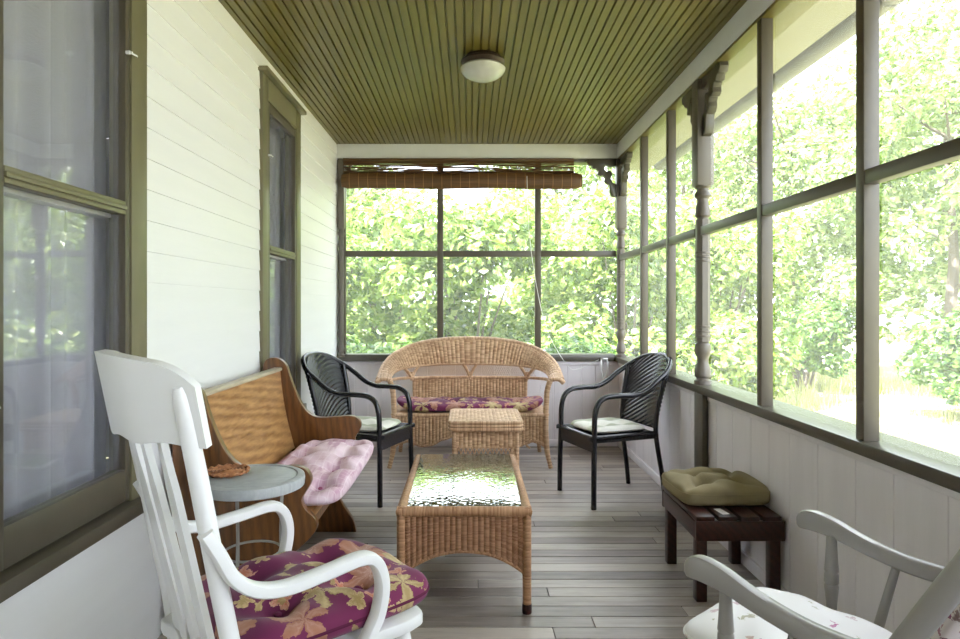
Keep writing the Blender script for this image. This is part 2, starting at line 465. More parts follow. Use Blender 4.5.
def m_lampglass():
    t = NT('white_opal_glass')
    n = t.noise(t.coord('Object'), 12, 2)
    col = t.ramp(n, [(0.3, (0.46, 0.46, 0.41)), (0.7, (0.52, 0.52, 0.47))])
    return t.pbr(col, 0.15, None, 0.5, 0.0, **{'Coat Weight': 0.3})
M['opal'] = m_lampglass()
def m_leaf(name, c1, c2, c3):
    t = NT(name)
    g = t.n('NewGeometry')
    oi = t.n('ObjectInfo')
    f = t.math('ADD', t.math('MULTIPLY', g.outputs['Random Per Island'], 0.8), t.math('MULTIPLY', oi.outputs['Random'], 0.2))
    col = t.ramp(f, [(0.05, c1), (0.5, c2), (0.95, c3)])
    d = t.n('BsdfDiffuse', {'Color': col}); tr = t.n('BsdfTranslucent', {'Color': col})
    gl = t.n('BsdfGlossy', {'Roughness': 0.35, 'Color': (1, 1, 1, 1)})
    a = t.n('MixShader', {0: 0.45, 1: d, 2: tr})
    return t.fin(t.n('MixShader', {0: 0.06, 1: a, 2: gl}))
M['leafA'] = m_leaf('spring_green_leaves', srgb(66, 98, 34), srgb(130, 158, 66), srgb(196, 208, 128))
M['leafB'] = m_leaf('yellow_green_leaves', srgb(80, 104, 52), srgb(140, 164, 92), srgb(198, 208, 148))
M['leafC'] = m_leaf('mid_green_leaves', srgb(50, 86, 36), srgb(98, 138, 60), srgb(160, 188, 100))
M['bark'] = paint('grey_brown_bark', srgb(118, 106, 98), 0.8, 0.25, 8.0, 0.5, (3, 3, 0.6))
def m_ground():
    t = NT('sunlit_meadow_ground')
    n = t.noise(t.coord('Object'), 1.2, 6, 0.65)
    col = t.ramp(n, [(0.3, srgb(122, 124, 90)), (0.7, srgb(160, 156, 126))])
    return t.pbr(col, 0.9, t.bump(t.noise(t.coord('Object'), 9, 5), 0.6, 0.05), spec=0.1)
M['ground'] = m_ground()
M['grass'] = m_leaf('dry_meadow_grass', srgb(150, 160, 84), srgb(190, 190, 120), srgb(226, 218, 170))
M['roof'] = paint('roof_shingle', (0.12, 0.11, 0.10), 0.8, 0.2)
M['soffit'] = paint('pale_eave_paint', (0.33, 0.31, 0.24), 0.5, 0.06, 5.0)
M['gutter'] = paint('pale_grey_gutter', (0.22, 0.21, 0.205), 0.45, 0.10, 5.0)

# ------------------------------------------------------------------ room numbers
XL, XR, YB, YF, ZC = -1.09, 1.235, 5.30, -1.6, 2.49
SILL = 0.742

def struct(name, mb, mat, parent=None, sharp=38):
    o = mb.build(name, mat, parent, sharp)
    if parent is None: o['kind'] = 'structure'
    return o
def sthing(name, loc=(0, 0, 0)):
    o = bpy.data.objects.new(name, None); COL.objects.link(o); o.location = loc; o['kind'] = 'structure'; o.empty_display_size = 0.05
    return o

# floor: narrow boards running across the porch
def build_floor():
    mb = MB(); tint = []
    y = YF; w = 0.0815
    while y < YB + 0.02:
        xs = [XL - 0.02]
        x = XL - 0.02 + random.uniform(0.5, 2.4)
        while x < XR - 0.2:
            xs.append(x); x += random.uniform(1.0, 2.2)
        xs.append(XR + 0.02)
        for a, b in zip(xs, xs[1:]):
            n0 = len(mb.f)
            mb.box(a + 0.0012, b - 0.0012, y + 0.0018, y + w - 0.0018, -0.03, random.uniform(-0.0012, 0.0), 0.0016, seg=1)
            tint += [random.random()] * (len(mb.f) - n0)
        y += w
    o = struct('floor', mb, M['floor'])
    at = o.data.attributes.new('tint', 'FLOAT', 'FACE')
    at.data.foreach_set('value', tint)
    mb = MB(); mb.box(XL - 0.02, XR + 0.02, YF, YB + 0.02, -0.12, -0.031)
    struct('floor_base', mb, M['dark'])
build_floor()

# ceiling: bead board running along the porch
def build_ceiling():
    mb = MB(); x = XL - 0.02; prof = []; k = 0; w = 0.0415
    while x < XR + 0.1:
        g = 0.006 if k % 2 == 0 else 0.0042
        d = 0.011 if k % 2 == 0 else 0.008
        prof += [(x, ZC + d), (x + g, ZC + d), (x + g + 0.003, ZC)]
        prof += [(x + w - 0.002, ZC)]
        x += w; k += 1
    vs = []; fs = []
    for (a, z) in prof: vs += [(a, YF, z), (a, YB, z)]
    for i in range(len(prof) - 1): fs.append([2*i, 2*i+1, 2*i+3, 2*i+2])
    mb.add(vs, fs, None, False)
    mb.box(XL - 0.02, XR + 0.1, YF, YB, ZC + 0.012, ZC + 0.05)
    struct('ceiling', mb, M['ceiling'])
build_ceiling()

# left wall: clapboards with two window openings
WIN = [(1.355, 2.135), (3.325, 4.075)]          # outer casing in Y
WZ0, WZ1 = 0.50, 2.385
def build_left():
    mb = MB(); e = 0.105; z = -0.02
    while z < ZC:
        z1 = min(z + e, ZC)
        iv = [(YF, YB + 0.02)]
        if z1 > WZ0 + 0.01 and z < WZ1 - 0.01:
            iv = [(YF, WIN[0][0]+0.03), (WIN[0][1]-0.03, WIN[1][0]+0.03), (WIN[1][1]-0.03, YB+0.02)]
        for a, b in iv:
            # wedge: butt edge out at bottom
            vs = [(XL, a, z), (XL, b, z), (XL-0.0055, b, z1+0.002), (XL-0.0055, a, z1+0.002),
                  (XL-0.05, a, z), (XL-0.05, b, z), (XL-0.05, b, z1+0.004), (XL-0.05, a, z1+0.004)]
            mb.add(vs, [[0, 3, 2, 1], [0, 1, 5, 4], [3, 7, 6, 2], [0, 4, 7, 3], [1, 2, 6, 5], [4, 5, 6, 7]], None, False)
        z += e
    struct('wall_left', mb, M['clap'])
build_left()

def build_window(idx, y0, y1, hooks):
    w = sthing('window_%d' % idx, (XL, (y0+y1)/2, 0))
    h = (y1-y0)/2; c = 0.098
    mb = MB()
    mb.box(-0.06, 0.014, -h, -h+c, WZ0+0.03, WZ1-0.005, 0.003); mb.box(-0.06, 0.014, h-c, h, WZ0+0.03, WZ1-0.005, 0.003)
    mb.box(-0.06, 0.0125, -h+c, h-c, WZ1-0.125, WZ1-0.005, 0.003)
    mb.build('window_casing', M['olive'], w)
    mb = MB(); mb.box(-0.03, 0.045, -h-0.02, h+0.02, WZ1-0.005, WZ1+0.018, 0.003)
    mb.build('drip_cap', M['olive'], w)
    mb = MB(); mb.box(-0.06, 0.048, -h-0.012, h+0.012, WZ0-0.002, WZ0+0.04, 0.004)
    mb.build('window_sill', M['frame'], w)
    # screen sash, with a dark gap round it
    a = h - c - 0.006; s = 0.024; zb = WZ0+0.047; zt = WZ1-0.131
    mb = MB()
    mb.box(-0.03, 0.010, -a, -a+s, zb, zt, 0.002); mb.box(-0.03, 0.010, a-s, a, zb, zt, 0.002)
    mb.box(-0.03, 0.0095, -a+s, a-s, zb, zb+0.10, 0.002); mb.box(-0.03, 0.0095, -a+s, a-s, zt-0.05, zt, 0.002)
    mb.build('screen_sash', M['frame'], w)
    mb = MB()
    for k, (d0, d1, ox) in enumerate(((0, .014, .012), (.014, .028, .017), (.028, .042, .012))):
        mb.box(-0.028, ox, -a+s, a-s, 1.446+d0, 1.446+d1, 0.003)
    mb.build('meeting_rail', M['olive'], w)
    mb = MB(); mb.box(-0.012, -0.011, -a+s, a-s, zb+0.1, 1.446); mb.box(-0.012, -0.011, -a+s, a-s, 1.488, zt-0.05)
    mb.build('window_screen', M['screen_house'], w)
    mb = MB(); mb.box(-0.056, -0.052, -h+c-.01, h-c+.01, zb, 1.46); mb.box(-0.076, -0.072, -h+c-.01, h-c+.01, 1.46, zt)
    mb.build('glass_pane', M['glass'], w)
    mb = MB(); mb.box(-0.10, -0.052, -h+c-.01, h-c+.01, 1.44, 1.475, .002)
    mb.box(-0.09, -0.048, -h+c, h-c, zb-.03, zb+.06, .002)
    mb.build('glass_sash', M['white_trim'], w)
    # sheer curtain in folds behind the glass
    def P(u, v):
        y = -h + 2*h*u
        return (-0.125 + 0.022*math.sin(u*47) + 0.012*math.sin(u*23+1.3), y, zb + (zt-zb)*v)
    mb = MB(); mb.sheet(P, 140, 2, 0.002); mb.build('curtain', M['curtain'], w)
    for (yy, zz) in hooks:
        mb = MB()
        mb.lathe([(0.006, 0), (0.006, 0.012), (0.003, 0.012), (0.003, 0.02)], seg=10, M=Mloc(0.012, yy, zz, ry=PI/2))
        mb.tube(spl([(0.022, yy-0.004, zz), (0.03, yy+0.01, zz-0.002), (0.03, yy+0.03, zz), (0.024, yy+0.04, zz)], 4), 0.0028, 6)
        mb.build('hook_latch', M['whiteplastic'], w)
    return w
build_window(1, *WIN[0], [(0.262, 1.955), (-0.335, 0.93)])
build_window(2, *WIN[1], [(-0.285, 1.965), (-0.285, 0.80)])
# dim rooms behind the windows
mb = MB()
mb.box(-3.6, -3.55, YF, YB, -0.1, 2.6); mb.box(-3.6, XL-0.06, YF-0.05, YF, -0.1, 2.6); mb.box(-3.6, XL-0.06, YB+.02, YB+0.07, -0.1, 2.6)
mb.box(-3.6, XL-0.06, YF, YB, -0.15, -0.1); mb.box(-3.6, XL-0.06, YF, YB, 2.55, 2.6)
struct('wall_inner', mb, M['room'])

# panelled low walls on the right and the end, full-height wall behind the viewer
def panel_profile(a0, a1, step):
    pts = []; a = a0
    while a < a1:
        b = min(a + step*random.uniform(0.85, 1.15), a1)
        pts += [(a, 0.0), (a+0.003, 0.004), (b-0.003, 0.004), (b, 0.0)]
        a = b
    return pts
def panel_wall(axis, pos, a0, a1, z0, z1, step, sgn):
    mb = MB(); pr = panel_profile(a0, a1, step); vs = []; fs = []
    for a, d in pr:
        q = pos + sgn*d
        for z in (z0, z1): vs.append((q, a, z) if axis == 'x' else (a, q, z))
    for i in range(len(pr)-1):
        f = [2*i, 2*i+2, 2*i+3, 2*i+1]
        fs.append(f)
    mb.add(vs, fs, None, False)
    p2 = pos - sgn*0.05
    if axis == 'x': mb.box(min(pos-sgn*.002, p2), max(pos-sgn*.002, p2), a0, a1, z0, z1)
    else: mb.box(a0, a1, min(pos-sgn*.002, p2), max(pos-sgn*.002, p2), z0, z1)
    return mb
struct('wall_right', panel_wall('x', XR+0.004, YF, YB, 0, 0.72, 0.2, -1), M['panel'])
struct('wall_back', panel_wall('y', YB+0.004, XL, XR+0.05, 0, 0.72, 0.12, -1), M['panel'])
struct('wall_front', panel_wall('y', YF-0.004, XL, XR+0.05, 0, ZC, 0.2, 1), M['panel'])  # unseen, closed up to the ceiling to cut light from behind the viewer
mb = MB(); mb.box(XR-0.014, XR+0.002, YF, YB, 0.0, 0.055, 0.004); struct('baseboard_right', mb, M['panel'])
mb = MB(); mb.box(XL, XR-0.014, YB-0.014, YB+0.002, 0.0, 0.055, 0.004); struct('baseboard_back', mb, M['panel'])
# little moulding under the sill
mb = MB(); mb.box(XR-0.014, XR+.002, YF, 3.30, 0.672, 0.700, 0.005); mb.box(XR-0.014, XR+.002, 3.425, YB, 0.672, 0.700, 0.005); struct('trim_1', mb, M['panel'])
mb = MB(); mb.box(XL, XR-.014, YB-0.014, YB+.002, 0.672, 0.700, 0.005); struct('trim_2', mb, M['panel'])
# sills
mb = MB(); mb.box(1.198, 1.37, YF, YB+0.1, 0.700, SILL, 0.005); struct('trim_3', mb, M['sill'])
mb = MB(); mb.box(XL, 1.198, YB-0.04, YB+0.10, 0.705, 0.762, 0.005); struct('trim_4', mb, M['sill'])
# white beams below the ceiling, olive undersides
mb = MB(); mb.box(1.206, 1.36, YF-.1, YB+0.1, 2.373, ZC, 0.003); struct('trim_6', mb, M['white_trim'])
mb = MB(); mb.box(1.211, 1.372, YF-.1, YB+0.1, 2.360, 2.373, 0.002); struct('trim_7', mb, M['ceiling'])
mb = MB(); mb.box(XL, 1.206, YB-0.05, YB+0.1, 2.373, ZC, 0.003); struct('trim_8', mb, M['white_trim'])
mb = MB(); mb.box(XL, 1.211, YB-0.035, YB+0.1, 2.345, 2.373, 0.002); struct('trim_9', mb, M['sill'])

# screen framing: right side mullions (each its own), rails
TN = [11]
def trim(mb, mat):
    struct('trim_%d' % TN[0], mb, mat); TN[0] += 1
RIGHTP = [(-0.05, 0), (0.63, 0), (1.31, 0), (1.972, 0), (2.665, 0), (3.92, 0), (4.53, 0)]
for y, _ in RIGHTP:
    mb = MB(); mb.box(1.213, 1.263, y, y+0.042, SILL, 2.36, 0.003); trim(mb, M['frame'])
edges = [YF] + sorted([y for y, _ in RIGHTP] + [3.376, 5.21])
for i in range(len(edges)-1):
    a = edges[i] + (0.09 if edges[i] == 3.376 else (0.042 if i else 0)); b = edges[i+1]
    mb = MB(); mb.box(1.215, 1.258, a, b, 1.535, 1.580, 0.003); trim(mb, M['frame'])
    w = sthing('window_%d' % (3+i), (1.2700, (a+b)/2, 0)); hb = (b-a)/2
    mb = MB(); mb.box(-0.0005, 0.0005, -hb, hb, SILL, 1.535); mb.build('screen_mesh', M['screen_hazy'], w)
    mb = MB(); mb.box(-0.0005, 0.0005, -hb, hb, 1.58, 2.36); mb.build('screen_mesh', M['screen_hazy'], w)
BACKP = [-1.032, -0.272, 0.538]
backx = [(-1.03, -0.272), (-0.222, 0.538), (0.588, 1.21)]
for x in BACKP[1:]:
    mb = MB(); mb.box(x, x+0.05, YB-0.005, YB+0.04, 0.762, 2.345, 0.003); trim(mb, M['frame'])
for i, (a, b) in enumerate(backx):
    mb = MB(); mb.box(a, b, YB-0.003, YB+0.037, 1.568, 1.618, 0.003); trim(mb, M['frame'])
    w = sthing('window_%d' % (12+i), ((a+b)/2, YB+0.0415, 0)); hb = (b-a)/2
    mb = MB(); mb.box(-hb, hb, -0.0005, 0.0005, 0.762, 1.568); mb.build('screen_mesh', M['screen'], w)
    mb = MB(); mb.box(-hb, hb, -0.0005, 0.0005, 1.618, 2.345); mb.build('screen_mesh', M['screen'], w)
mb = MB(); mb.box(-1.088, -1.03, YB-0.005, YB+0.04, 0.762, 2.345, 0.003); trim(mb, M['frame'])
# turned porch posts with sawn brackets
def post_part(root, w=0.088, name='turned_shaft'):
    h = w/2; mb = MB()
    mb.box(-h, h, -h, h, 1.80, 2.36, 0.003)
    mb.lathe([(h, 1.812), (h*0.98, 1.795), (h*0.72, 1.785), (h*0.72, 1.775), (h*0.95, 1.76), (h*0.98, 1.745), (h*0.70, 1.73), (h*0.66, 1.715),
              (h*0.80, 1.69), (h*0.88, 1.66), (h*0.90, 1.64), (h*0.66, 1.63), (h*0.64, 1.62)], seg=20)
    s = h*0.80
    # chamfered straight shaft with three rings top and bottom
    def octo(z): return [(s*math.cos(PI/8+k*PI/4)/math.cos(PI/8), s*math.sin(PI/8+k*PI/4)/math.cos(PI/8), z) for k in range(8)]
    vs = octo(0.97) + octo(1.62)
    mb.add(vs, [[k, (k+1) % 8, 8+(k+1) % 8, 8+k] for k in range(8)] + [list(range(8))[::-1], list(range(8, 16))], None, False)
    for zc in (1.40, 1.422, 1.444, 1.00, 1.025, 1.05):
        mb.lathe([(s*0.9, zc-0.009), (s*1.12, zc-0.004), (s*1.12, zc+0.004), (s*0.9, zc+0.009)], seg=20)
    mb.lathe([(h*0.64, 0.985), (h*0.62, 0.97), (h*0.9, 0.955), (h*0.98, 0.93), (h*0.9, 0.905), (h*0.68, 0.885), (h*0.66, 0.86), (h*0.85, 0.835),
              (h*0.99, 0.81), (h*0.95, 0.785), (h*0.74, 0.775), (h*0.74, 0.768), (h, 0.762), (h, 0.742)], seg=20)
    mb.build(name, M['postp'], root, 30)
def bracket(root, M_, d=0.045):
    # local x away from the post, y downward from beam
    o = [(0, 0), (0.235, 0), (0.24, -0.02), (0.225, -0.045), (0.20, -0.05), (0.185, -0.075), (0.16, -0.075), (0.145, -0.095), (0.15, -0.12),
         (0.125, -0.135), (0.105, -0.13), (0.09, -0.15), (0.095, -0.175), (0.075, -0.20), (0.058, -0.205), (0.05, -0.235), (0.05, -0.27), (0.035, -0.30), (0.0, -0.305),
         (0.0, -0.20), (0.03, -0.19), (0.045, -0.15), (0.03, -0.115), (0.05, -0.09), (0.085, -0.10), (0.10, -0.07), (0.085, -0.045), (0.05, -0.06), (0.0, -0.055)]
    mb = MB(); mb.prism(o, d, M_, 0.002); mb.build('scroll_bracket', M['sill'], root)
p = thing('porch_post', 'turned grey porch post with scroll bracket halfway along the right screens', 'post', (1.244, 3.42, 0))
post_part(p, 0.088)
mb = MB(); mb.box(1.1995, 1.2295, 3.305, 3.425, 0.0, 0.70, 0.003); struct('trim_foot', mb, M['sill'])
MY = lambda sx, x, y, z: Matrix(((0, 0, 1, x), (sx, 0, 0, y), (0, 1, 0, z), (0, 0, 0, 1)))
bracket(p, MY(-1, -0.02, -0.044, 2.36)); bracket(p, MY(1, -0.02, 0.044, 2.36))
p = thing('porch_post', 'turned grey porch post in the far right corner beside the end screens', 'post', (1.240, 5.255, 0))
post_part(p, 0.082)
MX = lambda sx, x, y, z: Matrix(((sx, 0, 0, x), (0, 0, 1, y), (0, 1, 0, z), (0, 0, 0, 1)))
bracket(p, MX(-1, -0.044, -0.02, 2.36)); bracket(p, MY(-1, -0.02, -0.044, 2.36))
p = thing('porch_post', 'half hidden turned post in the far left corner against the white clapboards', 'post', (-1.058, 5.256, 0))
post_part(p, 0.055)
bracket(p, Matrix(((0.3, 0, 0, 0.034), (0, 0, 1, -0.02), (0, 0.62, 0, 2.35), (0, 0, 0, 1))) )

# eave and gutter outside, roof above
mb = MB()
mb.add([(1.37, YF-1, 2.40), (1.37, YB+.6, 2.40), (1.64, YB+.6, 2.415), (1.64, YF-1, 2.415), (1.37, YF-1, 2.44), (1.37, YB+.6, 2.44), (1.64, YB+.6, 2.445), (1.64, YF-1, 2.445)],
       [[0, 3, 2, 1], [4, 5, 6, 7], [0, 1, 5, 4], [1, 2, 6, 5], [2, 3, 7, 6], [3, 0, 4, 7]], None, False)
struct('trim_eave', mb, M['soffit'])
mb = MB()
prof = spl([(1.675, 2.52), (1.675, 2.435), (1.685, 2.408), (1.72, 2.395), (1.76, 2.40), (1.79, 2.43), (1.80, 2.52)], 4)
y = YF-1
while y < YB+.5:
    y1 = min(y+1.05, YB+.6)
    vs = []; fs = []; n = len(prof)
    for (x, z) in [(q[0], q[1]) for q in [Vector((a[0], a[1])) for a in prof]]: vs += [(x, y, z), (x, y1-0.006, z)]
    for i in range(n-1): fs.append([2*i, 2*i+1, 2*i+3, 2*i+2])
    mb.add(vs, fs, None, True); 
    # joint strap
    vs = []; fs = []
    for q in prof:
        c = Vector((1.74, 2.47)); d = (Vector((q[0], q[1])) - c)*1.05 + c
        vs += [(d.x, y1-0.02, d.y), (d.x, y1+0.02, d.y)]
    for i in range(n-1): fs.append([2*i, 2*i+1, 2*i+3, 2*i+2])
    mb.add(vs, fs, None, True)
    y = y1
struct('trim_gutter', mb, M['gutter'])
mb = MB()
mb.add([(-3.7, YF-1.2, 4.2), (-3.7, YB+.6, 4.2), (1.70, YB+.6, 2.56), (1.70, YF-1.2, 2.56), (-3.7, YF-1.2, 4.1), (-3.7, YB+.6, 4.1), (1.70, YB+.6, 2.47), (1.70, YF-1.2, 2.47)],
       [[0, 1, 2, 3][::-1], [4, 5, 6, 7], [0, 1, 5, 4], [1, 2, 6, 5], [2, 3, 7, 6], [3, 0, 4, 7]], None, False)
struct('roof', mb, M['roof'])

# ------------------------------------------------------------------ ceiling lamp
lamp = thing('ceiling_light', 'round white flush ceiling light with a bronze collar on olive boards', 'ceiling light', (0.069, 3.42, ZC))
mb = MB(); mb.lathe([(0.095, 0), (0.10, -0.012), (0.115, -0.02), (0.118, -0.03), (0.108, -0.04), (0.10, -0.05), (0.06, -0.052)], seg=40); mb.build('collar', M['bronze'], lamp)
mb = MB(); mb.lathe([(0.09, -0.046), (0.112, -0.052), (0.121, -0.064), (0.117, -0.080), (0.102, -0.097), (0.078, -0.112), (0.05, -0.122), (0.02, -0.127), (0.0, -0.1275)], seg=48); mb.build('glass_shade', M['opal'], lamp)

# ------------------------------------------------------------------ bamboo blind
bl = thing('bamboo_blind', 'rolled up brown bamboo blind hanging across the top of the end screens', 'blind', (-0.08, YB-0.085, 2.31))
mb = MB(); mb.box(-0.955, 0.93, 0.0, 0.02, 0.035, 0.055, 0.003); mb.build('head_rail', M['bamboo'], bl)
mb = MB()
zz = 0.03
rows = []
while zz > -0.075:
    rows.append(zz); zz -= 0.0082
for z in rows:
    gap = 0.02 > z > -0.05
    for seg_ in range(1):
        ph = random.uniform(0, 6); am = 0.0035 if gap else 0.001
        pts = []
        for k in range(25):
            x = -0.955 + 1.885*k/24
            pts.append((x, 0.012, z + am*math.sin(ph + k*0.55) + (am*0.8*random.uniform(-1, 1) if gap else 0)))
        mb.tube(pts, 0.0042 if gap else 0.0048, 4)
mb.build('hanging_slats', M['bamboo'], bl)
mb = MB()
rp = []
for k in range(33):
    a = 2*PI*k/32*2.0
    rp.append(0)
def roll_end(x0, x1):
    prof = [(0.062*math.cos(a)*0.72, 0.062*math.sin(a)*1.06) for a in [2*PI*k/28 for k in range(28)]]
    return prof
pr = roll_end(0, 0)
vs = []; fs = []; nx = 40; nk = len(pr)
for i in range(nx+1):
    x = -0.965 + 1.955*i/nx
    sg = 0.004*math.sin(i*0.31)
    sc_ = 1.0 if 0 < i < nx else 0.8
    for (a, b) in pr: vs.append((x, 0.005 + a*sc_, -0.128 + b*sc_ + sg))
for i in range(nx):
    for k in range(nk): fs.append([i*nk+k, i*nk+(k+1) % nk, (i+1)*nk+(k+1) % nk, (i+1)*nk+k])
fs.append(list(range(nk))[::-1]); fs.append([nx*nk+k for k in range(nk)])
mb.add(vs, fs); mb.build('rolled_slats', M['roll'], bl)
mb = MB(); mb.tube(spl([(0.54, -0.048, -0.10), (0.555, -0.03, -0.5), (0.61, -0.05, -0.95), (0.70, -0.10, -1.35), (0.86, -0.085, -1.625), (0.96, -0.02, -1.66), (1.135, 0.03, -1.59)], 8), 0.0022, 6)
mb.build('pull_cord', M['cord'], bl)
cl = thing('cord_cleat', 'small white cord hook with two prongs on the end wall sill corner', 'cord hook', (1.10, YB-0.045, 0.70))
mb = MB(); mb.box(-0.03, 0.03, -0.012, 0.0, 0.012, 0.034, 0.003); mb.build('cleat_plate', M['metal'], cl)
for sx in (-1, 1):
    mb = MB(); mb.tube(spl([(sx*0.024, -0.008, 0.02), (sx*0.026, -0.016, -0.03), (sx*0.014, -0.014, -0.09), (sx*0.006, -0.012, -0.15)], 6), 0.006, 8); mb.build('cleat_prong', M['whiteplastic'], cl)

# ------------------------------------------------------------------ cushions
def cushion(w, d, h, tufts=(), nx=44, ny=34, p=7.0, edge=0.42, tuftd=0.5, sig=0.05, crease=(), bulge=0.12, wob=0.004, seed=1, corner=0.12):
    rnd = random.Random(seed)
    ph = [rnd.uniform(0, 6) for _ in range(6)]
    mb = MB(); vs = []; W = nx+1
    def cosd(t): return math.sin(t*PI/2)       # denser at the rim
    top = []; bot = []
    for j in range(ny+1):
        for i in range(nx+1):
            u = cosd(2*i/nx-1); v = cosd(2*j/ny-1)
            # round the corners
            k = 1 - corner*(abs(u*v))**4
            x = u*w/2*k; y = v*d/2*k
            t = max(0.0, (1-abs(u)**p))**edge*max(0.0, (1-abs(v)**p))**edge
            b = (1-u*u)*(1-v*v)
            zt = h*(0.5+0.5*t) + bulge*h*b
            dip = 0.0
            for (tx, ty) in tufts:
                r2 = (x-tx)**2 + (y-ty)**2
                dip += tuftd*h*math.exp(-r2/(sig*sig)) 
            for (ax, ay, bx, by, dd, ss) in crease:
                a = Vector((ax, ay)); bb = Vector((bx, by)); q = Vector((x, y)); ab = bb-a
                s = max(0, min(1, (q-a).dot(ab)/ab.length_squared)); r = (q-(a+ab*s)).length
                dip += dd*h*math.exp(-(r/ss)**2)
            dip = min(dip, h*0.62)
            zt -= dip*t
            zt += wob*t*(math.sin(x*31+ph[0])*math.sin(y*27+ph[1]) + 0.6*math.sin(x*57+ph[2]+y*33))
            zb = h*(0.5-0.5*t)
            top.append((x, y, zt)); bot.append((x, y, zb))
    o = len(top); fs = []
    for j in range(ny):
        for i in range(nx):
            q = [j*W+i, j*W+i+1, (j+1)*W+i+1, (j+1)*W+i]
            fs.append(q); fs.append([o+k for k in q[::-1]])
    def st(a, b): fs.append([b, a, o+a, o+b])
    # rim points coincide (t=0) so the two skins meet; merge later
    mb.add(top+bot, fs)
    bm = bmesh.new()
    vv = [bm.verts.new(p_) for p_ in mb.v]
    for f in mb.f: bm.faces.new([vv[k] for k in f])
    bmesh.ops.remove_doubles(bm, verts=list(bm.verts), dist=1e-5)
    m2 = MB(); m2.bm(bm); return m2
def rim(w, d, h, corner, r, n=24, p=7.0):
    pts = []
    for k in range(4*n):
        q = k//n; f = (k % n)/n*2-1; f = math.sin(f*PI/2)
        u, v = [(f, -1), (1, f), (-f, 1), (-1, -f)][q]
        kk = 1 - corner*(abs(u*v))**4
        pts.append((u*w/2*kk, v*d/2*kk, h*0.5))
    mb = MB(); mb.tube(pts, r, 6, closed=True); return mb
def buttons(root, pts, zf, mat, r=0.012):
    for (x, y) in pts:
        mb = MB(); mb.lathe([(0, -0.004), (r, -0.003), (r*1.05, 0.002), (r*0.7, 0.005), (0, 0.006)], (x, y, zf), 14); mb.build('button', mat, root)

# ------------------------------------------------------------------ wicker pieces
def ribs(n, amp): return lambda u, v: amp*abs(math.sin(PI*u*n))

# coffee table
ct = thing('coffee_table', 'low rectangular wicker coffee table with a reflective glass top in the centre', 'coffee table', (-0.0225, 2.84, 0))
HX, HY = 0.238, 0.42
def ct_leg(sx, sy):
    mb = MB(); mb.tube([(sx*HX, sy*HY, 0.035), (sx*HX, sy*HY, 0.20), (sx*HX, sy*HY, 0.385)], 0.0165, 14); o = mb.build('leg', M['wrap2'], ct)
    mb = MB(); mb.lathe([(0.017, 0.0), (0.0185, 0.004), (0.0185, 0.03), (0.0175, 0.036)], (sx*HX, sy*HY, 0), 14); mb.build('foot_cap', M['mahog'], o)
for sx in (-1, 1):
    for sy in (-1, 1): ct_leg(sx, sy)
for sx in (-1, 1):
    mb = MB(); mb.tube([(sx*HX, -HY-0.012, 0.3835), (sx*HX, 0, 0.3835), (sx*HX, HY+0.012, 0.3835)], 0.0195, 14); mb.build('rim_rail', M['wrap2'], ct)
for sy in (-1, 1):
    mb = MB(); mb.tube([(-HX-0.016, sy*HY, 0.3835), (0, sy*HY, 0.3835), (HX+0.016, sy*HY, 0.3835)], 0.0195, 14); mb.build('rim_rail', M['wrap2'], ct)
def skirt(L, P3, n):
    """P3(s,z) with s in -1..1; arched lower edge"""
    zl = lambda s: 0.155 + 0.078*(1-abs(s)**2.2)
    P = lambda u, v: P3(2*u-1, zl(2*u-1) + (0.366-zl(2*u-1))*v)
    mb = MB(); mb.sheet(P, n*6, 4, 0.006, ribs(n, 0.0045), None, n, 34); o = mb.build('woven_skirt', M['wick2'], ct)
    mb = MB(); mb.tube([P(k/24, 0) for k in range(25)], 0.008, 8); mb.build('arch_edge', M['wrap2'], o)
for sy in (-1, 1): skirt(2*HX, lambda s, z, sy=sy: (s*(HX-0.014)*(-sy), sy*(HY-0.0), z), 21)
for sx in (-1, 1): skirt(2*HY, lambda s, z, sx=sx: (sx*HX, s*(HY-0.014)*(sx), z), 36)
mb = MB(); mb.box(-HX+0.014, HX-0.014, -HY+0.014, HY-0.014, -0.0035, 0.0035, 0.002, Mloc(0, 0, 0.3955, rx=R(1.5))); mb.build('glass_top', M['tabletop'], ct)

# side table
st = thing('side_table', 'small square wicker side table standing in front of the settee', 'side table', (0.09, 3.885, 0))
mb = MB(); mb.box(-0.195, 0.195, -0.21, 0.21, 0.455, 0.492, 0.012, seg=3)
o = None
P = lambda u, v: (-0.205+0.41*u, -0.222+0.444*v, 0.497)
m2 = MB(); m2.sheet(P, 72, 40, 0.006, lambda u, v: 0.002*abs(math.sin(PI*u*18)), None, 18, 40); top_ = m2.build('woven_top', M['wick'], st)
mb.build('top_core', M['wick'], st)
mb = MB()
def rrect(hx, hy, r, z, n=5):
    pts = []
    for (cx, cy, a0) in ((hx-r, hy-r, 0), (-hx+r, hy-r, PI/2), (-hx+r, -hy+r, PI), (hx-r, -hy+r, 1.5*PI)):
        for k in range(n+1): pts.append((cx+r*math.cos(a0+PI/2*k/n), cy+r*math.sin(a0+PI/2*k/n), z))
    return pts
for z in (0.452, 0.472, 0.491): mb.tube(rrect(0.207, 0.224, 0.03, z), 0.0115, 10, closed=True)
mb.build('rolled_rim', M['wrap'], st)
for sx in (-1, 1):
    for sy in (-1, 1):
        mb = MB(); mb.tube([(sx*0.18, sy*0.196, 0.0), (sx*0.18, sy*0.196, 0.25), (sx*0.18, sy*0.196, 0.445)], 0.014, 12); mb.build('leg', M['wrap'], st)
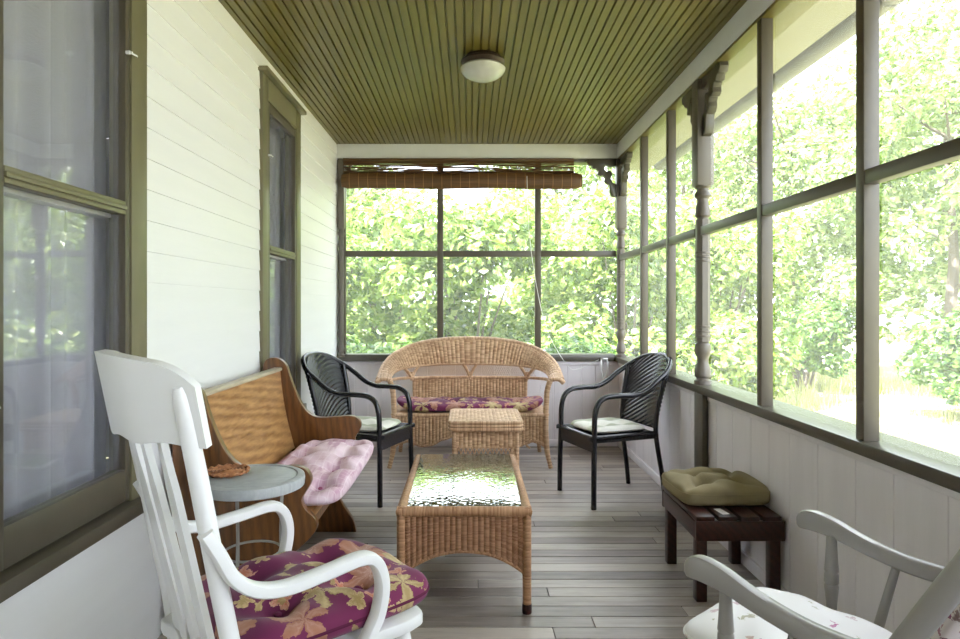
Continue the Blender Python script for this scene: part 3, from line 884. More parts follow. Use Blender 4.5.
for k in range(4):
    hx = 0.18 if k % 2 == 0 else 0.196; dy = 0.198 if k % 2 == 0 else 0.182
    Mr = Matrix.Rotation(k*PI/2, 4, 'Z')
    P = lambda u, v: (-hx+2*hx*u, -dy, 0.345+0.102*v)
    mb = MB(); mb.sheet(P, 84, 3, 0.006, ribs(14, 0.005), Mr, 14, 15); mb.build('woven_side', M['wick'], st)
    mb = MB()
    for z in (0.345, 0.262): mb.tube([(-hx, -dy, z), (0, -dy, z), (hx, -dy, z)], 0.007, 8, M=Mr)
    for i in range(14):
        x0 = -hx + 2*hx*i/14; x1 = -hx + 2*hx*(i+1)/14
        mb.tube([(x0, -dy-0.002, 0.262), (x1, -dy-0.002, 0.345)], 0.0035, 6, M=Mr); mb.tube([(x1, -dy+0.002, 0.262), (x0, -dy+0.002, 0.345)], 0.0035, 6, M=Mr)
    mb.build('lattice_band', M['wrap'], st)

# settee
se = thing('wicker_settee', 'honey wicker settee with arched woven back against the end wall', 'settee', (0.0, 4.60, 0))
def plan(t, hx, dep, z0, zr, ez):
    c, s = math.cos(PI*t), max(math.sin(PI*t), 0.0)
    return Vector((-hx*math.copysign(abs(c)**0.88, c), dep*s**0.6, z0 + zr*s**ez))
OUT = lambda t: plan(t, 0.662, 0.50, 0.632, 0.270, 0.78)
INN = lambda t: plan(t, 0.578, 0.43, 0.628, 0.078, 0.5)
def tmap(u):  # even spacing
    return u
def Pband(u, v):
    a, b = INN(u), OUT(u); p = a.lerp(b, v); bow = 4*v*(1-v)*0.018
    return p + Vector((0, -0.3*bow, bow))
mb = MB(); mb.sheet(Pband, 62*5, 8, 0.010, ribs(62, 0.005), None, 62, 30); mb.build('arched_back_band', M['wick'], se)
mb = MB(); mb.tube([OUT(k/80) for k in range(81)], 0.017, 10); mb.build('outer_roll', M['wrap'], se)
mb = MB(); mb.tube([INN(k/80) for k in range(81)], 0.010, 8); mb.build('inner_edge', M['wrap'], se)
RAIL = lambda t: plan(t, 0.578, 0.435, 0.618, -0.018, 1.0)
mb = MB(); mb.tube([RAIL(k/80) for k in range(81)], 0.012, 8); mb.build('arm_rail', M['wrap'], se)
# diagonal lattice in the open arch
mb = MB()
def at_x(f, x):
    lo, hi = 0.0, 1.0
    for _ in range(40):
        m = (lo+hi)/2
        if f(m).x < x: lo = m
        else: hi = m
    return f((lo+hi)/2)
for k in range(66):
    x0 = -0.50 + k*0.0155
    for sg in (-1, 1):
        x1 = x0 + sg*0.045
        if -0.52 < x1 < 0.52: mb.tube([at_x(RAIL, x0), at_x(INN, x1)], 0.0017, 4)
mb.build('lattice_infill', M['wrap'], se)
for xc in (-0.448, 0.0, 0.44):
    mb = MB()
    for sg in (-1, 0, 1):
        a = at_x(RAIL, xc + sg*0.006); b = at_x(INN, xc + sg*0.052)
        if sg: mb.tube(spl([a, a.lerp(b, 0.35)+Vector((-sg*0.008, 0, 0)), b], 4), 0.0125, 8)
    a = at_x(RAIL, xc); mb.tube([a + Vector((0, 0, -0.02)), a + Vector((0, 0, 0.045))], 0.013, 8)
    mb.build('forked_support', M['wrap'], se)
# lower woven back
BY = 0.437
P = lambda u, v: (-0.43+0.86*u, BY-0.03*(1-v), 0.375+0.225*v)
mb = MB(); mb.sheet(P, 34*5, 4, 0.010, ribs(34, 0.005), None, 34, 36); mb.build('lower_back', M['wick'], se)
for sx in (-1, 1):
    mb = MB(); mb.tube([(sx*0.432, BY-0.035, 0.36), (sx*0.436, BY-0.01, 0.5), (sx*0.44, BY, 0.605)], 0.015, 10); mb.build('back_post', M['wrap'], se)
    mb = MB(); mb.tube(spl([(sx*0.545, 0.01, 0.36), (sx*0.548, 0.0, 0.45), (sx*0.555, 0.0, 0.55), (sx*0.575, -0.010, 0.625)], 6), 0.020, 10); mb.build('arm_post', M['wrap'], se)
    mb = MB()
    c = [Vector((sx*0.575, -0.012, 0.628)), Vector((sx*0.62, -0.022, 0.638)), Vector((sx*0.650, -0.022, 0.628)), Vector((sx*0.672, -0.018, 0.606))]
    mb.tube(spl(c, 5), [0.016]*10+[0.018]*5+[0.012], 10); mb.build('arm_scroll', M['wrap'], se)
# seat and aprons
P = lambda u, v: (-0.555+1.11*u, 0.0+0.43*v, 0.378)
mb = MB(); mb.sheet(P, 120, 30, 0.016, None, None, 44, 60); mb.build('woven_seat', M['wick'], se)
mb = MB(); mb.tube([(-0.555, 0.43, 0.376), (-0.56, 0.02, 0.376), (-0.54, -0.004, 0.376), (0, -0.006, 0.376), (0.54, -0.004, 0.376), (0.56, 0.02, 0.376), (0.555, 0.43, 0.376)], 0.013, 8); mb.build('seat_rim', M['wrap'], se)
def zapr(s):
    a = abs(s)
    pts = [(0.0, 0.235), (0.18, 0.235), (0.34, 0.205), (0.52, 0.162), (0.64, 0.155), (0.74, 0.172), (0.82, 0.19), (0.92, 0.175), (1.0, 0.15)]
    for (x0, z0), (x1, z1) in zip(pts, pts[1:]):
        if a <= x1:
            f = (a-x0)/(x1-x0); f = f*f*(3-2*f); return z0+(z1-z0)*f
    return 0.15
P = lambda u, v: ((2*u-1)*0.545, -0.004, zapr(2*u-1) + (0.37-zapr(2*u-1))*v)
mb = MB(); mb.sheet(P, 44*5, 4, 0.008, ribs(44, 0.005), None, 44, 34); o = mb.build('front_apron', M['wick'], se)
mb = MB(); mb.tube([P(k/60, 0) for k in range(61)], 0.010, 8); mb.build('scalloped_edge', M['wrap'], o)
for sx in (-1, 1):
    P = lambda u, v: (sx*0.552, u*0.42 if sx > 0 else 0.42-u*0.42, 0.22 + 0.15*v - 0.05*math.cos(u*2*PI)*(1-v))
    mb = MB(); mb.sheet(P, 16*5, 3, 0.008, ribs(16, 0.005), None, 16, 28); mb.build('side_apron', M['wick'], se)
    mb = MB(); mb.tube(spl([(sx*0.545, 0.0, 0.37), (sx*0.545, -0.004, 0.25), (sx*0.553, -0.012, 0.12), (sx*0.578, -0.025, 0.0)], 6), [0.02]*13+[0.018, 0.017, 0.016, 0.016, 0.016, 0.016], 10); mb.build('leg', M['wrap'], se)
    mb = MB(); mb.tube(spl([(sx*0.53, 0.42, 0.37), (sx*0.53, 0.43, 0.25), (sx*0.54, 0.46, 0.12), (sx*0.555, 0.50, 0.0)], 6), [0.02]*13+[0.018, 0.017, 0.016, 0.016, 0.016, 0.016], 10); mb.build('leg', M['wrap'], se)
    mb = MB(); mb.tube(spl([(sx*0.552, -0.008, 0.15), (sx*0.50, -0.008, 0.185), (sx*0.44, -0.008, 0.19), (sx*0.405, -0.008, 0.165), (sx*0.43, -0.01, 0.14)], 6), 0.008, 8); mb.build('corner_curl', M['wrap'], se)

# settee cushion
sc_t = [(x, y) for x in (-0.36, -0.12, 0.12, 0.36) for y in (0.0,)]
cu = thing('bench_cushion', 'long maroon floral cushion lying on the wicker settee seat', 'cushion', (0.0, 4.80, 0.3865))
def scush():
    m = cushion(1.085, 0.385, 0.068, sc_t, 70, 24, 6, 0.4, 0.55, 0.06, seed=3, wob=0.006)
    # ends ride up against the arms
    m.v = [(x, y, z + max(0, abs(x)-0.36)**2*1.35) for (x, y, z) in m.v]
    return m
scush().build('cushion_cover', M['maroon'], cu)
buttons(cu, sc_t, 0.046, M['maroonpipe'])

# ------------------------------------------------------------------ black resin wicker armchairs
def make_armchair():
    root = thing('armchair', '', 'armchair')
    half = [(0.235, 0.205, 0.0), (0.233, 0.203, 0.20), (0.228, 0.20, 0.40), (0.225, 0.20, 0.52), (0.205, 0.20, 0.595), (0.155, 0.203, 0.632), (0.07, 0.21, 0.640),
            (-0.03, 0.218, 0.640), (-0.11, 0.222, 0.665), (-0.19, 0.220, 0.72), (-0.272, 0.204, 0.775), (-0.336, 0.144, 0.826), (-0.364, 0.068, 0.848), (-0.369, 0.0, 0.852)]
    full = half + [(a, -b, c) for a, b, c in half[-2::-1]]
    mb = MB(); mb.tube(spl(full, 5), 0.0155, 12); mb.build('arm_hoop', M['black'], root)
    for sy in (-1, 1):
        mb = MB(); mb.tube(spl([(-0.262, sy*0.192, 0.0), (-0.245, sy*0.188, 0.14), (-0.218, sy*0.182, 0.30), (-0.205, sy*0.178, 0.42), (-0.215, sy*0.182, 0.55), (-0.238, sy*0.192, 0.66), (-0.262, sy*0.192, 0.775)], 5), 0.0145, 12); mb.build('rear_leg', M['black'], root)
    # woven back shell
    def P(u, v):
        s = 1-2*u
        top = 0.849 - 0.085*abs(s)**2.6
        z = 0.432 + (top-0.432)*v
        w = 0.176 + 0.016*v
        x = -0.207 - 0.076*v**1.3 - 0.066*v*(1-s*s) - 0.012*(1-s*s)
        return (x + (0.03 if v > .9 else 0)*0, s*w, z)
    mb = MB(); mb.sheet(P, 30, 132, 0.006, lambda u, v: 0.0075*abs(math.sin(PI*(v*14+u*7.0)))**0.8, None, 1, 1); mb.build('woven_back', M['resin'], root, 75)
    mb = MB(); mb.tube([(-0.215, -0.176, 0.432), (-0.224, 0, 0.432), (-0.215, 0.176, 0.432)], 0.009, 8); mb.build('back_rail', M['black'], root)
    P = lambda u, v: (-0.205+0.43*u, -(0.178+0.018*u)*(1-2*v) , 0.402)
    mb = MB(); mb.sheet(P, 40, 40, 0.008, lambda u, v: 0.002*abs(math.sin(PI*u*16)), None, 16, 40); mb.build('woven_seat', M['resin_weave'], root)
    mb = MB(); mb.tube(spl([(-0.205, -0.178, 0.402), (0.22, -0.198, 0.402), (0.226, -0.185, 0.402), (0.226, 0.185, 0.402), (0.22, 0.198, 0.402), (-0.205, 0.178, 0.402)], 3), 0.013, 8); mb.build('seat_frame', M['black'], root)
    P = lambda u, v: (0.230, -0.196+0.392*u, 0.322+0.085*v)
    mb = MB(); mb.sheet(P, 90, 8, 0.008, lambda u, v: 0.005*abs(math.sin(PI*(u*13+v*3))), None, 1, 1); mb.build('woven_apron', M['resin'], root)
    for sy in (-1, 1):
        P = lambda u, v: ((-0.205+0.43*u) if sy < 0 else (0.225-0.43*u), sy*0.19, 0.372+0.03*v)
        mb = MB(); mb.sheet(P, 60, 3, 0.008, None, None, 18, 4); mb.build('side_rail', M['resin_weave'], root)
    return root
ac = make_armchair()
ac.location = (-0.665, 3.968, 0); ac.rotation_euler.z = R(-21)
ac['label'] = 'black woven armchair on the left, beside the wooden pew and far window'; ac['group'] = 'black woven armchairs'
a2 = copy_tree(ac); a2.location = (0.856, 3.92, 0); a2.rotation_euler.z = R(180+20)
a2['label'] = 'black woven armchair on the right, its back against the screened sill'
def seatpad(chair, label):
    r = thing('seat_pad', label, 'seat pad', tuple(chair.matrix_basis @ Vector((0.02, 0, 0.4095))), chair.rotation_euler.z, 'cream armchair seat pads')
    m = cushion(0.37, 0.335, 0.042, [(-0.06, -0.06), (-0.06, 0.06), (0.07, -0.06), (0.07, 0.06)], 30, 30, 6, 0.45, 0.35, 0.04, seed=5, wob=0.002)
    m.build('pad_cover', M['seatpad'], r)
    rim(0.37, 0.335, 0.042, 0.12, 0.004).build('piping', M['seatpad'], r)
    return r
seatpad(ac, 'thin cream seat pad on the black armchair near the pew')
seatpad(a2, 'thin cream seat pad on the black armchair below the right screens')

# ------------------------------------------------------------------ wooden pew
pew = thing('church_pew', 'old wooden pew with curved end panels along the white clapboard wall', 'pew', (-0.80, 2.78, 0))
Y0, Y1 = 2.262, 3.30
def pew_end(y):
    # outline in (x, z)
    o = [(-1.045, 0.0), (-1.045, 0.74), (-1.06, 0.80), (-1.062, 0.85), (-1.045, 0.885), (-1.005, 0.895), (-0.965, 0.88), (-0.94, 0.85), (-0.925, 0.80),
         (-0.895, 0.72), (-0.86, 0.65), (-0.82, 0.605), (-0.77, 0.588), (-0.68, 0.592), (-0.62, 0.597), (-0.582, 0.588), (-0.562, 0.565), (-0.56, 0.54), (-0.575, 0.51), (-0.592, 0.478),
         (-0.578, 0.445), (-0.55, 0.42), (-0.538, 0.392), (-0.548, 0.362), (-0.585, 0.322), (-0.635, 0.275), (-0.668, 0.22), (-0.668, 0.17), (-0.64, 0.12), (-0.60, 0.06), (-0.585, 0.0)]
    o = [tuple(q) for q in spl([Vector((a, b)) for a, b in o[1:]], 3)]
    o = [(-1.045, 0.0)] + o
    mb = MB(); mb.prism([(a+0.80, b) for a, b in o], 0.034, XZ(0, y-2.78+0.017, 0), 0.003)
    mb.build('end_panel', M['oak_end'], pew)
pew_end(Y0); pew_end(Y1)
mb = MB(); tilt = math.atan2(0.155, 0.42)
P = lambda u, v: (-0.985+0.80 + 0.075*(1-v) + 0.012*math.sin(PI*v)*(-1), (Y0+0.017-2.78) + (Y1-Y0-0.034)*(1-u), 0.43 + 0.40*v)
mb.sheet(P, 4, 14, 0.024); mb.build('backrest', M['oak'], pew)
mb = MB(); mb.box(-1.005+0.80, -0.962+0.80, Y0+0.018-2.78, Y1-0.018-2.78, 0.828, 0.846, 0.006); mb.build('top_ledge', M['pew_ledge'], pew)
mb = MB(); mb.box(-0.99+0.80, -0.565+0.80, Y0+0.0175-2.78, Y1-0.0175-2.78, 0.39, 0.418, 0.006); mb.build('seat_board', M['oak'], pew)
mb = MB(); mb.box(-0.62+0.80, -0.60+0.80, Y0+0.0175-2.78, Y1-0.0175-2.78, 0.31, 0.3895, 0.003); mb.build('seat_rail', M['oak_end'], pew)
pt = [(x, y) for y in (-0.36, -0.12, 0.12, 0.36) for x in (-0.10, 0.085)]
pc = thing('pew_cushion', 'faded pink plaid tufted cushion on the wooden pew seat', 'cushion', (-0.652, 2.785, 0.4185))
cr = [(x, -0.48, x, 0.48, 0.18, 0.03) for x in (-0.10, 0.085)] + [(-0.2, y, 0.2, y, 0.22, 0.03) for y in (-0.36, -0.12, 0.12, 0.36)]
cushion(0.37, 0.985, 0.082, pt, 40, 80, 6, 0.42, 0.5, 0.045, cr, seed=8, wob=0.004).build('cushion_cover', M['pink'], pc)
buttons(pc, pt, 0.050, fabric('dark_pink_button', srgb(150, 84, 112)), 0.008)

# ------------------------------------------------------------------ little round table and trivet
rt = thing('plant_stand', 'small round grey topped table on wire legs beside the pew end', 'small table', (-0.675, 1.985, 0))
mb = MB(); mb.lathe([(0.0, 0.598), (0.148, 0.598), (0.157, 0.602), (0.159, 0.622), (0.157, 0.631), (0.150, 0.634), (0.137, 0.634), (0.134, 0.631), (0.130, 0.631), (0.127, 0.633), (0.0, 0.633)], seg=56); mb.build('table_top', M['greytop'], rt)
for k in range(3):
    a = R(20 + 120*k)
    mb = MB(); mb.tube(spl([(0.09*math.cos(a), 0.09*math.sin(a), 0.60), (0.085*math.cos(a), 0.085*math.sin(a), 0.42), (0.10*math.cos(a), 0.10*math.sin(a), 0.2), (0.135*math.cos(a), 0.135*math.sin(a), 0.0)], 6), 0.0052, 8); mb.build('wire_leg', M['metal'], rt)
mb = MB(); mb.tube([(0.086*math.cos(2*PI*k/24), 0.086*math.sin(2*PI*k/24), 0.40) for k in range(24)], 0.004, 6, closed=True); mb.build('wire_ring', M['metal'], rt)
def m_trivet():
    t = NT('brown_woven_straw')
    n = t.noise(t.coord('Object'), 60, 3, 0.6)
    return t.pbr(t.ramp(n, [(0.3, srgb(112, 62, 34)), (0.7, srgb(186, 128, 84))]), 0.7, t.bump(n, 0.4, 0.002))
tv = thing('trivet', 'round brown woven trivet lying on the little grey table', 'trivet', (-0.765, 2.015, 0.6342))
mb = MB()
sp = []
for k in range(0, 150):
    a = k*0.21; r = 0.004 + 0.056*k/150
    sp.append((r*math.cos(a), r*math.sin(a), 0.006 + 0.0015*(1-r/0.06)))
mb.tube(sp, 0.0058, 6); mb.build('coiled_straw', m_trivet(), tv)
mb = MB(); mb.tube([((0.062+0.003*math.cos(k*PI*0.5))*math.cos(2*PI*k/56), (0.062+0.003*math.cos(k*PI*0.5))*math.sin(2*PI*k/56), 0.008+0.003*math.sin(k*PI/2)) for k in range(56)], 0.0055, 6, closed=True); mb.build('braided_rim', bpy.data.materials['brown_woven_straw'], tv)

# ------------------------------------------------------------------ white bentwood rocker (left foreground)
# local frame: x forward, y to the sitter's left
wr = thing('rocking_chair', 'white painted rocking chair with a curved headrest in the left foreground', 'rocking chair', (-0.40, 1.64, 0), R(41))
SW = 0.218
def lean(z): return -0.280 - max(0, z-0.40)*0.185
for sy in (-1, 1):
    mb = MB(); mb.tube(spl([(lean(0.4)+0.045, sy*SW, 0.07), (lean(0.4)+0.015, sy*SW, 0.25), (lean(0.42), sy*SW, 0.42), (lean(0.62), sy*SW, 0.62), (lean(0.85), sy*(SW+.004), 0.85), (lean(1.005)-0.003, sy*(SW+.004), 1.006)], 6), [0.019]*24+[0.0185, 0.0183, 0.018, 0.0175, 0.0165, 0.015, 0.010], 14); mb.build('back_stile', M['chairwhite'], wr)
    mb = MB()
    path = [(lean(.72)-0.012, sy*(SW+0.018), 0.722), (lean(.68)+0.004, sy*(SW+0.024), 0.678), (lean(.63)+0.022, sy*(SW+0.028), 0.626), (-0.255, sy*(SW+0.030), 0.590), (-0.19, sy*(SW+0.03), 0.576), (-0.10, sy*(SW+0.03), 0.582), (-0.01, sy*(SW+0.03), 0.590),
            (0.028, sy*(SW+0.03), 0.570), (0.045, sy*(SW+0.03), 0.518), (0.036, sy*(SW+0.028), 0.455), (0.012, sy*(SW+0.026), 0.41), (-0.01, sy*(SW+0.024), 0.375)]
    mb.tube(spl(path, 6), 0.0155, 12, flat=(1.25, 0.95), up=(0, 1, 0)); mb.build('bent_arm', M['chairwhite'], wr)
    mb = MB(); mb.tube(spl([(0.14, sy*(SW-.03), 0.37), (0.15, sy*(SW-.01), 0.25), (0.16, sy*SW, 0.055)], 5), 0.018, 12); mb.build('front_leg', M['chairwhite'], wr)
    mb = MB(); rk = [(-0.48, 0.085), (-0.36, 0.048), (-0.2, 0.024), (0.0, 0.016), (0.2, 0.03), (0.33, 0.062)]
    mb.tube(spl([(x, sy*SW, z) for x, z in rk], 6), 0.016, 8, flat=(0.95, 0.9), up=(0, 1, 0)); mb.build('rocker_runner', M['chairwhite'], wr)
    mb = MB(); mb.tube([(-0.23, sy*SW, 0.2), (0.152, sy*(SW-.006), 0.2)], 0.010, 8); mb.build('stretcher', M['chairwhite'], wr)
mb = MB(); mb.tube([(0.151, -SW+.008, 0.22), (0.151, SW-.008, 0.22)], 0.010, 8); mb.build('stretcher', M['chairwhite'], wr)
# curved headrest panel
def P(u, v):
    s = 2*u-1
    a = abs(s); r = max(0, a-0.66)/0.34
    z0 = 0.893 + 0.004*math.sin(s*11); z1 = 1.066 - 0.022*a**2 - 0.036*r**3.0
    z = z0 + v*(z1-z0)
    x = lean(z) + 0.026 - 0.098*(1-a**2.4)
    return (x, -s*(SW+0.024), z)
mb = MB(); mb.sheet(P, 40, 12, 0.022); 
mb.build('headrest', M['chairwhite'], wr, 50)
for sy in (-1, 1):
    mb = MB(); mb.lathe([(0.0, 0.0), (0.0035, 0.0), (0.0035, 0.002), (0, 0.002)], (0, 0, 0), 10, M=Mloc(lean(1.0)-0.002, sy*0.165, 0.985, ry=-PI/2)); mb.build('screw', M['bronze'], wr)
# splats bowed back
for k, yy in enumerate((-0.115, -0.04, 0.04, 0.115)):
    mb = MB(); pts = []; 
    bow = 0.066*(1-(yy/SW)**2)
    out = []
    for j in range(13):
        f = j/12; z = 0.38 + 0.535*f
        w = 0.015 if f > 0.86 else (0.015 + 0.012*(0.86-f)/0.12 if f > 0.74 else 0.027)
        out.append((w, z, lean(z) + 0.022*f - bow*(0.25+0.75*f)))
    vs = []; fs = []
    for (w, z, x) in out:
        for (a, b) in ((-w, -0.007), (0, -0.010), (w, -0.007), (w, 0.007), (-w, 0.007)): vs.append((x+b, yy+a, z))
    for j in range(12):
        for q in range(5): fs.append([j*5+q, j*5+(q+1) % 5, (j+1)*5+(q+1) % 5, (j+1)*5+q][::-1])
    fs.append([0, 1, 2, 3, 4]); fs.append([60, 61, 62, 63, 64][::-1])
    mb.add(vs, fs, None, True); mb.build('back_splat', M['chairwhite'], wr, 25)
# seat frame: rounded slab
so = []
for (x, y) in [(-0.290, -0.20), (-0.308, -0.10), (-0.312, 0), (-0.308, 0.10), (-0.290, 0.20), (0.05, 0.225), (0.165, 0.22), (0.20, 0.18), (0.207, 0), (0.20, -0.18), (0.165, -0.22), (0.05, -0.225)]:
    so.append(Vector((x, y)))
mb = MB(); mb.prism([tuple(q) for q in spl(so, 4, True)], 0.032, Matrix.Translation((0, 0, 0.362)), 0.006); mb.build('seat', M['chairwhite'], wr)
wt = [(-0.12, -0.09), (-0.12, 0.09), (0.09, -0.09), (0.09, 0.09)]
wc = thing('seat_cushion', 'puffy maroon cushion printed with cream and tan flowers on the white rocking chair', 'cushion', tuple(wr.matrix_basis @ Vector((-0.020, -0.005, 0.3955))), R(41))
cr = [(-0.12, -0.2, -0.12, 0.2, 0.16, 0.03), (0.09, -0.2, 0.09, 0.2, 0.16, 0.03), (-0.2, -0.09, 0.2, -0.09, 0.16, 0.03), (-0.2, 0.09, 0.2, 0.09, 0.16, 0.03)]
cushion(0.53, 0.44, 0.085, wt, 54, 54, 6, 0.4, 0.45, 0.045, cr, seed=11, wob=0.005).build('cushion_cover', M['maroon'], wc)
rim(0.53, 0.44, 0.085, 0.12, 0.004).build('piping', M['maroonpipe'], wc)
buttons(wc, wt, 0.052, M['maroonpipe'], 0.009)

# ------------------------------------------------------------------ pale rocker (right foreground)
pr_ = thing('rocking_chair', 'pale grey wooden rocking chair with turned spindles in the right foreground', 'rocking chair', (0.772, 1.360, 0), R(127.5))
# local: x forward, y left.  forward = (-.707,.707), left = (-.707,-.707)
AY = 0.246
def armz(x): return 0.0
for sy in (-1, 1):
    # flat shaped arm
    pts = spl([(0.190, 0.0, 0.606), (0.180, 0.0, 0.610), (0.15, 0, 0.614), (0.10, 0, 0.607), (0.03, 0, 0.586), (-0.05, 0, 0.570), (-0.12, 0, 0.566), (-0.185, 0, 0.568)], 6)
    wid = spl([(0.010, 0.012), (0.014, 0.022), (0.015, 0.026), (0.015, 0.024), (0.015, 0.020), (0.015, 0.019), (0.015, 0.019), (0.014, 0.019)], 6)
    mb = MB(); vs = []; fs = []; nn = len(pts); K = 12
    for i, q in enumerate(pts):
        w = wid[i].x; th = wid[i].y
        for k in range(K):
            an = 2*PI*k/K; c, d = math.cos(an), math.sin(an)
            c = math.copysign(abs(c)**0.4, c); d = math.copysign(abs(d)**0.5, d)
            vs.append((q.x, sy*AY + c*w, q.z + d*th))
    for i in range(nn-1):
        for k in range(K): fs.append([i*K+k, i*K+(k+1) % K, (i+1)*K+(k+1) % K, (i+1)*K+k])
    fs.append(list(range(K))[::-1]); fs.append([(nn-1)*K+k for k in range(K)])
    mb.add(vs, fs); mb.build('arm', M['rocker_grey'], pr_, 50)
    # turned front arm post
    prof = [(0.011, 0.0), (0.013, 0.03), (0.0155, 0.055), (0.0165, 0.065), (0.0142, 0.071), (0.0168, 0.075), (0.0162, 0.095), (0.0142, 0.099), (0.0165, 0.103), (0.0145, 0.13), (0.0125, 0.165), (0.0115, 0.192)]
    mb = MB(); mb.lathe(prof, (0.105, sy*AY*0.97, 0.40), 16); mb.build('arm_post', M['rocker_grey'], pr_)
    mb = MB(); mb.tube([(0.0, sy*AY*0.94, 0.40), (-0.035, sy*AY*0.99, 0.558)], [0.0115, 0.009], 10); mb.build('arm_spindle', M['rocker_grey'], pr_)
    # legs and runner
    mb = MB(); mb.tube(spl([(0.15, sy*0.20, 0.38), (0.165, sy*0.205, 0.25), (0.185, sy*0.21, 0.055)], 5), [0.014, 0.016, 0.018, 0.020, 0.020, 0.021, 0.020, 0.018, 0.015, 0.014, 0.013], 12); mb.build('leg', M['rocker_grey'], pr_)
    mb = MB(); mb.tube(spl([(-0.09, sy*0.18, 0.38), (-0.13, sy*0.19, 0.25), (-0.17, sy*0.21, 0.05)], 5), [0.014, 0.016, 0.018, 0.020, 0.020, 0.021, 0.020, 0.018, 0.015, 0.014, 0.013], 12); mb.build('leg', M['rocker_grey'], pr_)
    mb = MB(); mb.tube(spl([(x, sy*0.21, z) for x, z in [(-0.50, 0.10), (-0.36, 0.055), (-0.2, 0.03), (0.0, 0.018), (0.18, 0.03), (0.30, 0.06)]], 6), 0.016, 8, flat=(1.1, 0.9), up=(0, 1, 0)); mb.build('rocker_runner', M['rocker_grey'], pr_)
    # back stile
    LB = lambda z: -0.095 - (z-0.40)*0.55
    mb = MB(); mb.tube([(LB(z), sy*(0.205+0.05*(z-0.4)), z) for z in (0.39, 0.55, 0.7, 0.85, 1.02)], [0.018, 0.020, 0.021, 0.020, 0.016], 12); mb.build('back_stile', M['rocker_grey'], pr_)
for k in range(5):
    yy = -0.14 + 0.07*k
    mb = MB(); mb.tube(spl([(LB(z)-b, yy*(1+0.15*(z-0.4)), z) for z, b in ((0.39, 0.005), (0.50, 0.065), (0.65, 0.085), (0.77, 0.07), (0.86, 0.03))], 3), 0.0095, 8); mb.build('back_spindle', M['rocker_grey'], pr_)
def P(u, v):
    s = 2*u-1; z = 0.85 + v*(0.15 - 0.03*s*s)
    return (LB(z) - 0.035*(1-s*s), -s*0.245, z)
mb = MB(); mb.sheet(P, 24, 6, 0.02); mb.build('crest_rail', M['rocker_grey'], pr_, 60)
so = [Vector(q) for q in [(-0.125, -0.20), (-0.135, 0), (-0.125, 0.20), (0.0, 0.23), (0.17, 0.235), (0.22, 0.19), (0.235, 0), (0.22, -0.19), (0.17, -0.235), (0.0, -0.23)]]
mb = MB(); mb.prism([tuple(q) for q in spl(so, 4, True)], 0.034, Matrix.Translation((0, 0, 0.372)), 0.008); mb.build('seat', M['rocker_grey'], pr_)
c = thing('seat_cushion', 'white cushion with tiny pink sprigs on the pale rocking chair seat', 'cushion', tuple(pr_.matrix_basis @ Vector((0.075, 0.035, 0.4065))), R(127.5))
cushion(0.345, 0.37, 0.06, [], 40, 40, 5, 0.45, seed=15, wob=0.004, bulge=0.25).build('cushion_cover', M['paleflor'], c)
rim(0.345, 0.37, 0.06, 0.12, 0.004, p=5).build('piping', M['paleflor'], c)
c = thing('back_cushion', 'mauve sprigged cushion against the spindles of the pale rocking chair', 'cushion')
mt = pr_.matrix_basis @ Matrix.Translation((LB(0.66)-0.030, 0, 0.655)) @ Matrix.Rotation(R(-28.8), 4, 'Y') @ Matrix.Rotation(PI/2, 4, 'Y') @ Matrix.Translation((0, 0, -0.02))
c.matrix_world = mt
cushion(0.30, 0.33, 0.04, [], 34, 34, 5, 0.45, seed=16, wob=0.004, bulge=0.2).build('cushion_cover', M['darkflor'], c)

# ------------------------------------------------------------------ slatted bench with olive cushion
be = thing('slatted_bench', 'low dark wooden bench with slatted top under the right screens', 'bench', (1.052, 2.71, 0))
bx, by = 0.165, 0.205
for sx in (-1, 1):
    for sy in (-1, 1):
        mb = MB(); mb.box(sx*bx-(0.042 if sx > 0 else 0), sx*bx+(0.042 if sx < 0 else 0), sy*by-(0.042 if sy > 0 else 0), sy*by+(0.042 if sy < 0 else 0), 0, 0.318, 0.003); mb.build('leg', M['mahog'], be)
for sy in (-1, 1):
    mb = MB(); mb.box(-bx-0.008, bx+0.008, sy*(by+0.009)-0.009, sy*(by+0.009)+0.009, 0.245, 0.322, 0.003); mb.build('apron_board', M['mahog'], be)
for sx in (-1, 1):
    mb = MB(); mb.box(sx*(bx+0.004)-0.004, sx*(bx+0.004)+0.004, -by, by, 0.25, 0.318, 0.002); mb.build('side_board', M['mahog'], be)
for k in range(4):
    x = -bx-0.008 + k*0.0868
    mb = MB(); mb.box(x, x+0.0855-0.013, -by-0.02, by+0.02, 0.3225, 0.342, 0.003); mb.build('slat', M['mahog'], be)
ot = [(-0.075, -0.06), (0.075, -0.06), (-0.075, 0.07), (0.075, 0.07)]
oc = thing('bench_cushion', 'olive green tufted square cushion lying on the dark slatted bench', 'cushion', (1.048, 2.755, 0.3425), R(2))
cr = [(x, y, x*2.6, y*2.6, 0.22, 0.022) for x, y in ot] + [(-0.075, -0.06, 0.075, -0.06, 0.2, 0.02), (-0.075, 0.07, 0.075, 0.07, 0.2, 0.02), (-0.075, -0.06, -0.075, 0.07, 0.2, 0.02), (0.075, -0.06, 0.075, 0.07, 0.2, 0.02)]
cushion(0.38, 0.345, 0.082, ot, 50, 50, 9, 0.3, 0.5, 0.035, cr, seed=21, wob=0.004, bulge=0.2).build('cushion_cover', M['olivefab'], oc)
rim(0.377, 0.342, 0.106, 0.12, 0.003).build('piping', M['olivefab'], oc)
buttons(oc, ot, 0.047, M['olivefab'], 0.008)
mb = MB(); mb.box(-0.095, -0.065, -0.235, -0.165, 0.0, 0.0015, 0.0005, Mloc(0, 0, 0, rz=0.12)); mb.build('white_patch', M['whiteplastic'], oc)  # small flat white quad lying on the slats

